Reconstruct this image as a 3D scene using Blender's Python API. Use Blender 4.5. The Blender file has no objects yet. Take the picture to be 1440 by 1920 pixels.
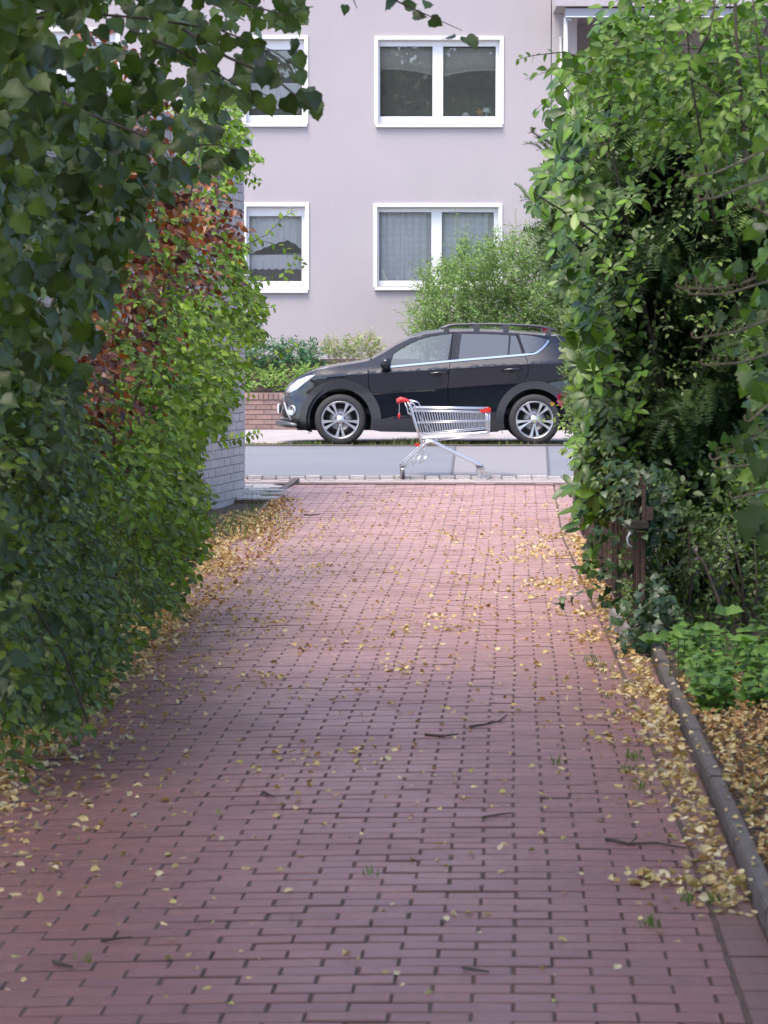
import bpy, bmesh, math, random
import numpy as np
from mathutils import Vector, Matrix
from mathutils.geometry import delaunay_2d_cdt

scene = bpy.context.scene
col = scene.collection
rnd = random.Random(7)
rg = np.random.default_rng(11)
R = math.radians

# ------------------------------------------------------------------ camera
CAM_H, FPX, PITCH = 1.7, 5400.0, math.atan(335 / 5400.0)
cam_d = bpy.data.cameras.new('camera')
cam = bpy.data.objects.new('camera', cam_d)
col.objects.link(cam)
cam.location = (0, 0, CAM_H)
cam.rotation_euler = (math.pi / 2 - PITCH, 0, 0)
cam_d.sensor_fit = 'VERTICAL'
cam_d.sensor_height = 36
cam_d.lens = 36 * FPX / 1920.0
cam_d.clip_start = 0.05
cam_d.clip_end = 3000
cam_d.dof.use_dof = True
cam_d.dof.focus_distance = 32
cam_d.dof.aperture_fstop = 12
scene.camera = cam

# ------------------------------------------------------------------ sky, sun, exposure
SUN_EL, SUN_AZ = R(64), R(222)          # azimuth clockwise from +Y: behind the camera to the left
world = bpy.data.worlds.new('World')
scene.world = world
world.use_nodes = True
wn = world.node_tree
bg = wn.nodes['Background']
sky = wn.nodes.new('ShaderNodeTexSky')
sky.sky_type = 'NISHITA'
sky.sun_disc = False
sky.sun_elevation = SUN_EL
sky.sun_rotation = SUN_AZ
sky.air_density = 0.7
sky.dust_density = 2.2
sky.ozone_density = 0.4
wn.links.new(sky.outputs[0], bg.inputs[0])
bg.inputs[1].default_value = 0.14
sun_d = bpy.data.lights.new('sun', 'SUN')
sun_d.energy = 1.2
sun_d.angle = R(28)
sun_d.color = (1.0, 0.90, 0.78)
sun = bpy.data.objects.new('sun', sun_d)
col.objects.link(sun)
_sd = Vector((math.sin(SUN_AZ) * math.cos(SUN_EL), math.cos(SUN_AZ) * math.cos(SUN_EL), math.sin(SUN_EL)))
sun.rotation_euler = _sd.to_track_quat('Z', 'Y').to_euler()
sun.location = (-6, -12, 25)
vs = scene.view_settings
vs.view_transform = 'Standard'
vs.look = 'None'
vs.gamma = 1
vs.use_curve_mapping = False
vs.exposure = 1.72
scene.cycles.max_bounces = 8
scene.cycles.diffuse_bounces = 4
scene.cycles.glossy_bounces = 4
scene.cycles.transparent_max_bounces = 12
scene.cycles.use_denoising = True

# ------------------------------------------------------------------ pixel <-> world (1440 x 1920 photo)
_c, _s = math.cos(PITCH), math.sin(PITCH)
def pt(px, py, D):
    """World point at depth D (metres along the lens axis) seen at photo pixel px, py."""
    x = (px - 720) / FPX * D
    u = -(py - 960) / FPX * D
    return Vector((x, D * _c + u * _s, CAM_H - D * _s + u * _c))
def py_at(px, py, Y):
    """World point on the plane y = Y seen at pixel px, py."""
    k = -(py - 960) / FPX
    return pt(px, py, Y / (_c + k * _s))
def gd(px, py, z=0.0):
    k = -(py - 960) / FPX
    D = (CAM_H - z) / (_s - k * _c)
    return pt(px, py, D)
def proj(P):
    """(N,3) world -> px, py, D."""
    P = np.atleast_2d(P)
    y, z = P[:, 1], P[:, 2] - CAM_H
    D = y * _c - z * _s
    u = y * _s + z * _c
    return 720 + FPX * P[:, 0] / D, 960 - FPX * u / D, D

# ------------------------------------------------------------------ objects
def tag(o, label=None, cat=None, group=None, kind=None):
    if label: o['label'] = label
    if cat: o['category'] = cat
    if group: o['group'] = group
    if kind: o['kind'] = kind
    return o
EMP = {}
def empty(name, loc, label=None, cat=None, group=None, kind=None, parent=None):
    o = bpy.data.objects.new(name, None)
    col.objects.link(o)
    o.empty_display_size = 0.2
    o.location = loc
    EMP[o.name] = Vector(loc)
    if parent is not None:
        o.parent = parent
        o.matrix_parent_inverse = Matrix.Translation(-EMP.get(parent.name, Vector((0, 0, 0))))
    return tag(o, label, cat, group, kind)
def link(name, me, m=None, parent=None):
    o = bpy.data.objects.new(name, me)
    col.objects.link(o)
    if m is not None and not me.materials:
        for q in (m if isinstance(m, (list, tuple)) else [m]):
            me.materials.append(q)
    if parent is not None:
        o.parent = parent
        o.matrix_parent_inverse = Matrix.Translation(-EMP.get(parent.name, Vector((0, 0, 0))))
    return o
def mesh_np(name, V, F, tone=None, smooth=False, mats=None):
    """V (N,3), F list of tuples or (M,k) array; tone (N,3) optional colour per vertex."""
    me = bpy.data.meshes.new(name)
    V = np.asarray(V, dtype=np.float32)
    if isinstance(F, np.ndarray):
        n, k = F.shape
        me.vertices.add(len(V)); me.vertices.foreach_set('co', V.ravel())
        me.loops.add(n * k); me.loops.foreach_set('vertex_index', F.astype(np.int32).ravel())
        me.polygons.add(n); me.polygons.foreach_set('loop_start', np.arange(0, n * k, k, dtype=np.int32))
        me.update(calc_edges=True)
    else:
        me.from_pydata([tuple(v) for v in V], [], F)
        me.update()
    if tone is not None:
        a = me.color_attributes.new('tone', 'FLOAT_COLOR', 'POINT')
        c = np.ones((len(V), 4), dtype=np.float32); c[:, :3] = tone
        a.data.foreach_set('color', c.ravel())
    if smooth:
        me.polygons.foreach_set('use_smooth', [True] * len(me.polygons))
    me.validate()
    if mats:
        for q in mats: me.materials.append(q)
    return me

class MB:
    """Collects simple shapes into one mesh."""
    def __init__(s): s.v, s.f, s.sm = [], [], []
    def add(s, vs, fs, smooth=False):
        o = len(s.v)
        s.v += [tuple(v) for v in vs]
        s.f += [tuple(i + o for i in f) for f in fs]
        s.sm += [smooth] * len(fs)
        return s
    def box(s, a, b, bev=0.0):
        (x0, y0, z0), (x1, y1, z1) = a, b
        x0, x1 = min(x0, x1), max(x0, x1); y0, y1 = min(y0, y1), max(y0, y1); z0, z1 = min(z0, z1), max(z0, z1)
        if bev <= 0:
            vs = [(x0, y0, z0), (x1, y0, z0), (x1, y1, z0), (x0, y1, z0), (x0, y0, z1), (x1, y0, z1), (x1, y1, z1), (x0, y1, z1)]
            return s.add(vs, [(0, 3, 2, 1), (4, 5, 6, 7), (0, 1, 5, 4), (1, 2, 6, 5), (2, 3, 7, 6), (3, 0, 4, 7)])
        bm = bmesh.new()
        bmesh.ops.create_cube(bm, size=1)
        for v in bm.verts:
            v.co = Vector((x0 if v.co.x < 0 else x1, y0 if v.co.y < 0 else y1, z0 if v.co.z < 0 else z1))
        bmesh.ops.bevel(bm, geom=bm.edges[:], offset=bev, segments=2, affect='EDGES')
        bm.verts.index_update()
        s.add([v.co[:] for v in bm.verts], [[v.index for v in f.verts] for f in bm.faces], False)
        bm.free()
        return s
    def obox(s, c, ax, ay, az):
        """Box with centre c and half-axis vectors."""
        c, ax, ay, az = Vector(c), Vector(ax), Vector(ay), Vector(az)
        vs = [c + i * ax + j * ay + k * az for k in (-1, 1) for (i, j) in ((-1, -1), (1, -1), (1, 1), (-1, 1))]
        return s.add(vs, [(0, 3, 2, 1), (4, 5, 6, 7), (0, 1, 5, 4), (1, 2, 6, 5), (2, 3, 7, 6), (3, 0, 4, 7)])
    def tube(s, pts, r, n=8, caps=True, flat=None):
        """Tube along pts; r a number or list; flat=(sx, sy) squashes the section along its own axes."""
        pts = [Vector(p) for p in pts]
        m = len(pts)
        rs = r if isinstance(r, (list, tuple)) else [r] * m
        up = None
        rings = []
        for i, p in enumerate(pts):
            t = (pts[min(i + 1, m - 1)] - pts[max(i - 1, 0)])
            if t.length < 1e-9: t = Vector((0, 0, 1))
            t.normalize()
            if up is None:
                up = Vector((0, 0, 1)) if abs(t.z) < 0.9 else Vector((0, 1, 0))
            x = t.cross(up)
            if x.length < 1e-6: x = t.orthogonal()
            x.normalize(); y = x.cross(t).normalized(); up = y
            fx, fy = flat if flat else (1, 1)
            rings.append([p + rs[i] * (fx * math.cos(a) * x + fy * math.sin(a) * y) for a in (2 * math.pi * k / n for k in range(n))])
        vs = [v for ring in rings for v in ring]
        fs = []
        for i in range(m - 1):
            for k in range(n):
                a, b = i * n + k, i * n + (k + 1) % n
                fs.append((a, b, b + n, a + n))
        if caps:
            fs.append(tuple(range(n - 1, -1, -1)))
            fs.append(tuple((m - 1) * n + k for k in range(n)))
        return s.add(vs, fs, n > 5)
    def lathe(s, prof, origin, axis, n=32):
        """prof: list of (radius, offset along axis)."""
        origin, axis = Vector(origin), Vector(axis).normalized()
        x = axis.orthogonal().normalized(); y = axis.cross(x)
        m = len(prof); vs = []; fs = []
        for r_, h in prof:
            for k in range(n):
                a = 2 * math.pi * k / n
                vs.append(origin + h * axis + r_ * (math.cos(a) * x + math.sin(a) * y))
        for i in range(m - 1):
            for k in range(n):
                a, b = i * n + k, i * n + (k + 1) % n
                fs.append((a, b, b + n, a + n))
        return s.add(vs, fs, True)
    def ball(s, c, r, n=10, m=7):
        rx, ry, rz = r if isinstance(r, (tuple, list)) else (r, r, r)
        vs = []; fs = []
        for i in range(m + 1):
            th = math.pi * i / m
            for k in range(n):
                a = 2 * math.pi * k / n
                vs.append((c[0] + rx * math.sin(th) * math.cos(a), c[1] + ry * math.sin(th) * math.sin(a), c[2] + rz * math.cos(th)))
        for i in range(m):
            for k in range(n):
                a, b = i * n + k, i * n + (k + 1) % n
                fs.append((a, a + n, b + n, b))
        return s.add(vs, fs, True)
    def mesh(s, name, tone=None):
        me = bpy.data.meshes.new(name)
        me.from_pydata(s.v, [], s.f)
        me.polygons.foreach_set('use_smooth', s.sm)
        me.update()
        if tone is not None:
            a = me.color_attributes.new('tone', 'FLOAT_COLOR', 'POINT')
            c = np.ones((len(s.v), 4), dtype=np.float32); c[:, :3] = tone
            a.data.foreach_set('color', c.ravel())
        return me
    def build(s, name, m=None, parent=None, tone=None):
        return link(name, s.mesh(name, tone), m, parent)

# ------------------------------------------------------------------ materials
def mat(name, base=None, rough=0.6, metal=0.0, var=0.0, vscale=8.0, bump=0.0, bscale=60.0, coat=0.0, spec=0.5, tint2=None, t2scale=1.5, t2amt=0.5, tone=False, trans=0.0, rough_var=0.0, trans_col=(1.2, 1.5, 0.5)):
    m = bpy.data.materials.new(name)
    m.use_nodes = True
    nt = m.node_tree; N = nt.nodes; L = nt.links
    p = N['Principled BSDF']
    p.inputs['Roughness'].default_value = rough
    p.inputs['Metallic'].default_value = metal
    p.inputs['Coat Weight'].default_value = coat
    p.inputs['Coat Roughness'].default_value = 0.05
    p.inputs['Specular IOR Level'].default_value = spec
    if tone:
        at = N.new('ShaderNodeAttribute'); at.attribute_name = 'tone'
        src = at.outputs['Color']
    else:
        rgb = N.new('ShaderNodeRGB'); rgb.outputs[0].default_value = (*base, 1)
        src = rgb.outputs[0]
    tc = N.new('ShaderNodeTexCoord')
    geo = N.new('ShaderNodeNewGeometry')
    pos = geo.outputs['Position']
    if tint2 is not None:
        no = N.new('ShaderNodeTexNoise'); no.inputs['Scale'].default_value = t2scale; no.inputs['Detail'].default_value = 5
        L.new(pos, no.inputs['Vector'])
        mr = N.new('ShaderNodeMapRange'); mr.inputs[1].default_value = 0.42; mr.inputs[2].default_value = 0.68; mr.inputs[4].default_value = t2amt
        L.new(no.outputs['Fac'], mr.inputs[0])
        mx = N.new('ShaderNodeMix'); mx.data_type = 'RGBA'
        L.new(mr.outputs[0], mx.inputs[0]); L.new(src, mx.inputs[6]); mx.inputs[7].default_value = (*tint2, 1)
        src = mx.outputs[2]
    if var > 0:
        no = N.new('ShaderNodeTexNoise'); no.inputs['Scale'].default_value = vscale; no.inputs['Detail'].default_value = 6; no.inputs['Roughness'].default_value = 0.65
        L.new(pos, no.inputs['Vector'])
        mr = N.new('ShaderNodeMapRange'); mr.inputs[1].default_value = 0.25; mr.inputs[2].default_value = 0.75
        mr.inputs[3].default_value = 1 - var; mr.inputs[4].default_value = 1 + var
        L.new(no.outputs['Fac'], mr.inputs[0])
        vm = N.new('ShaderNodeVectorMath'); vm.operation = 'SCALE'
        L.new(src, vm.inputs[0]); L.new(mr.outputs[0], vm.inputs[3])
        src = vm.outputs[0]
    L.new(src, p.inputs['Base Color'])
    if rough_var > 0:
        no = N.new('ShaderNodeTexNoise'); no.inputs['Scale'].default_value = 1.3; no.inputs['Detail'].default_value = 4
        L.new(pos, no.inputs['Vector'])
        mr = N.new('ShaderNodeMapRange'); mr.inputs[1].default_value = 0.3; mr.inputs[2].default_value = 0.7
        mr.inputs[3].default_value = rough - rough_var; mr.inputs[4].default_value = rough + rough_var
        L.new(no.outputs['Fac'], mr.inputs[0]); L.new(mr.outputs[0], p.inputs['Roughness'])
    if bump > 0:
        no = N.new('ShaderNodeTexNoise'); no.inputs['Scale'].default_value = bscale; no.inputs['Detail'].default_value = 5
        L.new(pos, no.inputs['Vector'])
        b = N.new('ShaderNodeBump'); b.inputs['Strength'].default_value = bump; b.inputs['Distance'].default_value = 0.01
        L.new(no.outputs['Fac'], b.inputs['Height']); L.new(b.outputs[0], p.inputs['Normal'])
    if trans > 0:
        tr = N.new('ShaderNodeBsdfTranslucent')
        vm = N.new('ShaderNodeVectorMath'); vm.operation = 'MULTIPLY'
        L.new(src, vm.inputs[0]); vm.inputs[1].default_value = trans_col
        L.new(vm.outputs[0], tr.inputs['Color'])
        ms = N.new('ShaderNodeMixShader'); ms.inputs[0].default_value = trans
        L.new(p.outputs[0], ms.inputs[1]); L.new(tr.outputs[0], ms.inputs[2])
        L.new(ms.outputs[0], N['Material Output'].inputs['Surface'])
    return m
def glass_mat(name, tint, strength=1.0, base_refl=0.06, pale_film=0.05):
    """Window glass: clear transmission (lets light through) with a mirror reflection that grows towards grazing."""
    m = bpy.data.materials.new(name); m.use_nodes = True
    nt = m.node_tree; N = nt.nodes; L = nt.links
    N.remove(N['Principled BSDF'])
    t = N.new('ShaderNodeBsdfTransparent'); t.inputs[0].default_value = (*tint, 1)
    g = N.new('ShaderNodeBsdfGlossy'); g.inputs['Roughness'].default_value = 0.0; g.inputs[0].default_value = (strength, strength, strength, 1)
    fr = N.new('ShaderNodeFresnel'); fr.inputs[0].default_value = 1.5
    mr = N.new('ShaderNodeMapRange'); mr.inputs[3].default_value = base_refl; mr.inputs[4].default_value = 1.0
    L.new(fr.outputs[0], mr.inputs[0])
    ms = N.new('ShaderNodeMixShader')
    L.new(mr.outputs[0], ms.inputs[0]); L.new(t.outputs[0], ms.inputs[1]); L.new(g.outputs[0], ms.inputs[2])
    df = N.new('ShaderNodeBsdfDiffuse'); df.inputs[0].default_value = (.5, .52, .52, 1)      # pale diffuse film that lifts the dark panes
    md = N.new('ShaderNodeMixShader'); md.inputs[0].default_value = pale_film
    L.new(ms.outputs[0], md.inputs[1]); L.new(df.outputs[0], md.inputs[2])
    L.new(md.outputs[0], N['Material Output'].inputs['Surface'])
    return m

M = {}
M['brick'] = mat('paver_brick', tone=True, rough=0.36, var=0.14, vscale=26, bump=0.3, bscale=140, tint2=(0.16, 0.085, 0.08), t2scale=1.3, t2amt=0.38, rough_var=0.1)
M['joint'] = mat('joint_sand', (0.115, 0.075, 0.06), 0.9, var=0.4, vscale=40, bump=0.4, bscale=200)
M['earth'] = mat('garden_soil', (0.07, 0.05, 0.038), 0.95, var=0.4, vscale=12, bump=0.8, bscale=40)
M['asphalt'] = mat('asphalt', (0.175, 0.185, 0.215), 0.8, var=0.12, vscale=160, bump=0.4, bscale=300, tint2=(0.21, 0.215, 0.24), t2scale=0.6)
M['patch'] = mat('asphalt_patch', (0.235, 0.225, 0.24), 0.82, var=0.12, vscale=140, bump=0.4, bscale=280)
M['tar'] = mat('tar_joint', (0.11, 0.11, 0.12), 0.6)
M['sett'] = mat('granite_sett', tone=True, rough=0.75, var=0.22, vscale=30, bump=0.6, bscale=60)
M['gutter'] = mat('gutter_concrete', (0.36, 0.30, 0.295), 0.85, var=0.2, vscale=14, bump=0.3, bscale=120)
M['paving'] = mat('paving_slab', tone=True, rough=0.8, var=0.18, vscale=9, bump=0.3, bscale=150)
M['farpave'] = mat('far_pavement', (0.36, 0.33, 0.34), 0.85, var=0.18, vscale=3.5, bump=0.2, bscale=60)
M['edging'] = mat('edging_stone', (0.115, 0.092, 0.084), 0.8, var=0.3, vscale=14, bump=0.5, bscale=90, tint2=(0.16, 0.14, 0.13), t2scale=4)
M['render'] = mat('lavender_render', (0.46, 0.415, 0.43), 0.9, var=0.05, vscale=28, bump=0.4, bscale=110, tint2=(0.425, 0.385, 0.41), t2scale=0.7, t2amt=0.55)
M['white'] = mat('white_frame', (0.82, 0.82, 0.83), 0.35, var=0.03, vscale=4)
M['sill'] = mat('white_sill', (0.80, 0.80, 0.82), 0.4)
M['reveal'] = mat('white_surround', (0.80, 0.79, 0.81), 0.6, var=0.03, vscale=5)
M['dark'] = mat('dark_room', (0.035, 0.035, 0.04), 0.9)
M['gasket'] = mat('rubber_gasket', (0.03, 0.03, 0.035), 0.6)
M['seam'] = mat('facade_seam', (0.09, 0.08, 0.10), 0.7)
M['ochre'] = mat('painted_masonry', tone=True, rough=0.75, var=0.07, vscale=14, bump=0.35, bscale=70, tint2=(0.30, 0.28, 0.28), t2scale=1.6, t2amt=0.35)
M['mortar'] = mat('painted_mortar', (0.35, 0.325, 0.31), 0.85, var=0.15, vscale=20, bump=0.3, bscale=80)
M['redbrick'] = mat('garden_brick', tone=True, rough=0.85, var=0.15, vscale=18, bump=0.4, bscale=90)
M['redmortar'] = mat('garden_mortar', (0.24, 0.19, 0.175), 0.9, var=0.15, vscale=20)
M['board'] = mat('weathered_board', tone=True, rough=0.8, var=0.35, vscale=30, bump=0.5, bscale=80)
M['bark'] = mat('bark', (0.075, 0.055, 0.045), 0.9, var=0.4, vscale=25, bump=0.9, bscale=50)
M['twig'] = mat('twig_bark', (0.055, 0.042, 0.032), 0.8, var=0.3, vscale=30)
M['greenstem'] = mat('green_stem', (0.13, 0.15, 0.06), 0.6, var=0.2, vscale=30)
M['ivystem'] = mat('ivy_stem', (0.20, 0.15, 0.085), 0.65, var=0.25, vscale=30)
M['leaf'] = mat('soft_leaf', tone=True, rough=0.5, var=0.12, vscale=30, trans=0.30, spec=0.45)
M['gloss'] = mat('glossy_leaf', tone=True, rough=0.4, var=0.12, vscale=30, trans=0.24, spec=0.5)
M['needle'] = mat('yew_needle', tone=True, rough=0.5, var=0.15, vscale=20, trans=0.1, spec=0.4)
M['copper'] = mat('copper_leaf', tone=True, rough=0.4, var=0.15, vscale=30, trans=0.25, spec=0.5, trans_col=(1.5, 0.6, 0.3))
M['dry'] = mat('dry_leaf', tone=True, rough=0.6, var=0.18, vscale=60, trans=0.18, trans_col=(1.2, 1.0, 0.6))
M['petal'] = mat('rose_petal', tone=True, rough=0.5, trans=0.2, trans_col=(1.2, 0.5, 0.6))
M['chrome'] = mat('chrome', (0.72, 0.72, 0.74), 0.16, 1.0)
M['zinc'] = mat('zinc_wire', (0.66, 0.67, 0.70), 0.3, 0.85)
M['zincdark'] = mat('zinc_wire_dull', (0.58, 0.59, 0.64), 0.42, 0.75)
M['redplastic'] = mat('red_plastic', (0.62, 0.035, 0.03), 0.35)
M['greyplastic'] = mat('grey_plastic', (0.30, 0.31, 0.33), 0.5)
M['darkplastic'] = mat('dark_plastic', (0.035, 0.035, 0.042), 0.5)
M['paint'] = mat('dark_car_paint', (0.005, 0.006, 0.013), 0.35, 0.15, coat=1.0)
M['paint'].node_tree.nodes['Principled BSDF'].inputs['Coat IOR'].default_value = 1.65
M['paint'].node_tree.nodes['Principled BSDF'].inputs['Specular IOR Level'].default_value = 0.1
M['cladding'] = mat('car_cladding', (0.028, 0.028, 0.032), 0.5)
M['gloss_black'] = mat('gloss_black_trim', (0.012, 0.012, 0.016), 0.2)
M['tyre'] = mat('tyre_rubber', (0.028, 0.026, 0.027), 0.75, var=0.2, vscale=30)
M['alloy'] = mat('bright_alloy', (0.68, 0.67, 0.69), 0.28, 0.9)
M['alloydark'] = mat('dark_alloy', (0.035, 0.033, 0.04), 0.4, 0.5)
M['disc'] = mat('brake_disc', (0.35, 0.34, 0.34), 0.4, 0.8)
M['under'] = mat('car_underbody', (0.012, 0.012, 0.013), 0.8)
M['carglass'] = glass_mat('clear_car_glass', (0.62, 0.72, 0.68), 0.95, 0.13, 0.04)
M['privacy'] = glass_mat('tinted_car_glass', (0.08, 0.08, 0.10), 0.9, 0.15, 0.03)
M['lamp'] = mat('headlight_lens', (0.55, 0.56, 0.58), 0.08, 0.3, coat=1.0)
M['redlamp'] = mat('tail_light_lens', (0.55, 0.03, 0.02), 0.12, coat=1.0)
M['winglass'] = glass_mat('window_glass', (0.99, 0.99, 0.99), 0.95, 0.11, 0.09)
M['plate'] = mat('number_plate', (0.75, 0.75, 0.75), 0.4)
M['seat'] = mat('car_seat', (0.045, 0.045, 0.05), 0.8)
M['beige'] = mat('roman_blind_cloth', (0.52, 0.50, 0.44), 0.9, var=0.06, vscale=12, trans=0.2, trans_col=(1, 1, 1))
M['white_orn'] = mat('white_ornament', (0.8, 0.8, 0.8), 0.4)
M['orange'] = mat('orange_ornament', (0.6, 0.25, 0.06), 0.6)
M['concrete'] = mat('balcony_concrete', (0.46, 0.43, 0.43), 0.85, var=0.08, vscale=4, bump=0.2)
M['greymetal'] = mat('grey_metal', (0.40, 0.40, 0.43), 0.45, 0.3)
M['rail'] = mat('roof_rail_grey', (0.10, 0.10, 0.105), 0.35, 0.5)
M['rust'] = mat('dark_iron', (0.055, 0.048, 0.045), 0.6, 0.4, var=0.3, vscale=30)

def add_streaks(m):
    nt = m.node_tree; N = nt.nodes; L = nt.links
    p = N['Principled BSDF']; src = p.inputs['Base Color'].links[0].from_socket
    geo = N.new('ShaderNodeNewGeometry'); mp = N.new('ShaderNodeMapping'); mp.inputs['Scale'].default_value = (2.2, 2.2, .3)
    no = N.new('ShaderNodeTexNoise'); no.inputs['Scale'].default_value = 1.0; no.inputs['Detail'].default_value = 6; no.inputs['Roughness'].default_value = .7
    L.new(geo.outputs['Position'], mp.inputs['Vector']); L.new(mp.outputs[0], no.inputs['Vector'])
    mr = N.new('ShaderNodeMapRange'); mr.inputs[1].default_value = .4; mr.inputs[2].default_value = .75; mr.inputs[3].default_value = 1.01; mr.inputs[4].default_value = .965
    L.new(no.outputs['Fac'], mr.inputs[0])
    vm = N.new('ShaderNodeVectorMath'); vm.operation = 'SCALE'; L.new(src, vm.inputs[0]); L.new(mr.outputs[0], vm.inputs[3])
    L.new(vm.outputs[0], p.inputs['Base Color'])
add_streaks(M['render'])
# net curtains: white yarn with a woven lace pattern of little openings
def lace_mat(name, pattern):
    m = bpy.data.materials.new(name); m.use_nodes = True
    nt = m.node_tree; N = nt.nodes; L = nt.links
    p = N['Principled BSDF']
    p.inputs['Base Color'].default_value = (0.92, 0.93, 0.95, 1); p.inputs['Roughness'].default_value = 0.9
    geo = N.new('ShaderNodeNewGeometry')
    t = N.new('ShaderNodeBsdfTransparent')
    ms = N.new('ShaderNodeMixShader')
    if pattern:
        vo = N.new('ShaderNodeTexVoronoi'); vo.inputs['Scale'].default_value = 9.0; vo.inputs['Randomness'].default_value = 0.15
        L.new(geo.outputs['Position'], vo.inputs['Vector'])
        mr = N.new('ShaderNodeMapRange'); mr.inputs[1].default_value = 0.25; mr.inputs[2].default_value = 0.62; mr.inputs[3].default_value = 1.0; mr.inputs[4].default_value = 0.86
        L.new(vo.outputs['Distance'], mr.inputs[0]); L.new(mr.outputs[0], ms.inputs[0])
    else:
        ms.inputs[0].default_value = 0.93
    L.new(t.outputs[0], ms.inputs[1]); L.new(p.outputs[0], ms.inputs[2])
    L.new(ms.outputs[0], N['Material Output'].inputs['Surface'])
    return m
M['lace'] = lace_mat('lace_curtain', True)
M['net'] = lace_mat('net_curtain', False)
# ================================================================== ground, driveway, road
AL = R(2.6)                                   # the driveway runs 2.6 degrees to the right of the lens axis
CA, SA = math.cos(AL), math.sin(AL)
def uv(u, v, z=0.0):
    return Vector((u * CA + v * SA, -u * SA + v * CA, z))
def uv_np(u, v): return u * CA + v * SA, -u * SA + v * CA
def inv_uv(x, y): return x * CA - y * SA, x * SA + y * CA
def sstep(x): x = np.clip(x, 0, 1); return x * x * (3 - 2 * x)
def zdrive(u, v):
    u = np.asarray(u, float); v = np.asarray(v, float)
    A = np.interp(v, [6, 10, 18, 25, 31], [1, 1, .55, .2, 0])
    d = np.clip(.5 - u, 0, None)
    cross = np.where(d < 2, .00875 * d * d, .035 + .035 * (d - 2))
    return .128 * sstep((v - 24.0) / 8.2) * 1.02 - A * cross
def edge_right(v): return float(np.interp(v, [5, 9, 12, 16, 20, 24, 31], [.585, .578, .565, .525, .46, .40, .41]))
U_LEFT = -2.42
V_END = 30.55

g = MB(); n = 400
g.add([(-n, -n, -.16), (n, -n, -.16), (n, n, -.16), (-n, n, -.16)], [(0, 1, 2, 3)])
tag(g.build('ground', M['earth']), kind='structure')

def sheet(name, us, vsq, zf, m, kind='structure', jit=0.0):
    V = []; F = []
    for v in vsq:
        for u in us:
            uu = u(v) if callable(u) else u
            p = uv(uu, v); V.append((p.x, p.y, float(zf(uu, v)) + (rnd.uniform(-jit, jit) if jit else 0)))
    k = len(us)
    for j in range(len(vsq) - 1):
        for i in range(k - 1):
            a = j * k + i; F.append((a, a + 1, a + 1 + k, a + k))
    o = link(name, mesh_np(name, V, F, smooth=True), m)
    return tag(o, kind=kind)
vgrid = list(np.arange(3.0, 30.6, .5)) + [V_END]
drive = sheet('driveway', [U_LEFT - .02, -2, -1.5, -1, -.5, 0, .3, lambda v: edge_right(v) + .004, .72], vgrid, lambda u, v: zdrive(u, v) - (.0055 if u < .3 else .008), M['joint'])
sheet('garden_bed', list(np.linspace(-9, U_LEFT - .02, 14)), list(np.arange(1.0, 30.1, .7)), lambda u, v: zdrive(max(u, -2.4), v) - .02 + .02 * math.sin(3 * u + 2 * v) - .0, M['earth'], jit=.02)
sheet('garden_bed', [.775] + list(np.linspace(.9, 8, 12)), list(np.arange(1.0, 30.9, .6)), lambda u, v: .025 + .10 * sstep((v - 24) / 8) + (.03 * min(1, u - .77)) , M['earth'], jit=.012)

# --- the pavers, one mesh each; the rest of the field joined
def brick_mesh(name, L_, W_, H_, ch, tone):
    a, b = L_ / 2, W_ / 2
    cy = ch * 1.7
    V = [(-a, -b, -H_), (a, -b, -H_), (a, b, -H_), (-a, b, -H_), (-a, -b, -ch), (a, -b, -ch), (a, b, -ch), (-a, b, -ch),
         (-a + ch, -b + cy, 0), (a - ch, -b + cy, 0), (a - ch, b - cy, 0), (-a + ch, b - cy, 0)]
    F = [(8, 9, 10, 11)] + [(i, (i + 1) % 4, (i + 1) % 4 + 4, i + 4) for i in range(4)] + [(i + 4, (i + 1) % 4 + 4, (i + 1) % 4 + 8, i + 8) for i in range(4)]
    return V, F
BT = [tuple(k_ * c for k_, c in zip((.91, .80, .80), t)) for t in ((.285, .138, .132), (.30, .148, .138), (.27, .131, .128), (.29, .146, .143), (.31, .152, .140), (.262, .128, .128), (.288, .136, .128), (.278, .140, .138))]
BT_LIT = (.52, .33, .32)                        # open light by the street and shade under the trees, painted into the bricks
def paint_light(t, v):  # brightens the brick colour with distance, as the light does along the drive
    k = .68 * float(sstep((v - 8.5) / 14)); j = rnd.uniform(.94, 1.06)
    return tuple(a * (1 - k) + b * k * j for a, b in zip(t, BT_LIT))
bricks = []                                    # (u, v, length, width, tone index)
ROW = .1045
row = 0
v = 4.6
while v < V_END - .05:
    er = edge_right(v)
    x = er + rnd.uniform(-.004, .004)
    first = True
    drift = .004 * math.sin(v * .9) + .003 * math.sin(v * 2.3)
    if row % 2:
        L0 = .098
    else:
        L0 = .2
    # a few starter bricks follow the taper of the edge so that the joint lines stay straight
    x0 = er - ((er + 0.03 + drift) % .104) if False else er
    joint = (0.0 + drift) if row % 2 else (.104 + drift)
    js = [joint + .208 * k for k in range(-13, 5)]
    js = [j for j in js if U_LEFT < j < er - .03]
    ends = [U_LEFT] + js + [er]
    for a_, b_ in zip(ends[:-1], ends[1:]):
        gl = rnd.uniform(.004, .009)
        L_ = b_ - a_ - gl
        if L_ < .025: continue
        bricks.append(((a_ + b_) / 2 + rnd.uniform(-.0015, .0015), v + rnd.uniform(-.0015, .0015), L_, ROW - rnd.uniform(.0065, .0105), rnd.randrange(len(BT))))
    v += ROW
    row += 1
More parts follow.
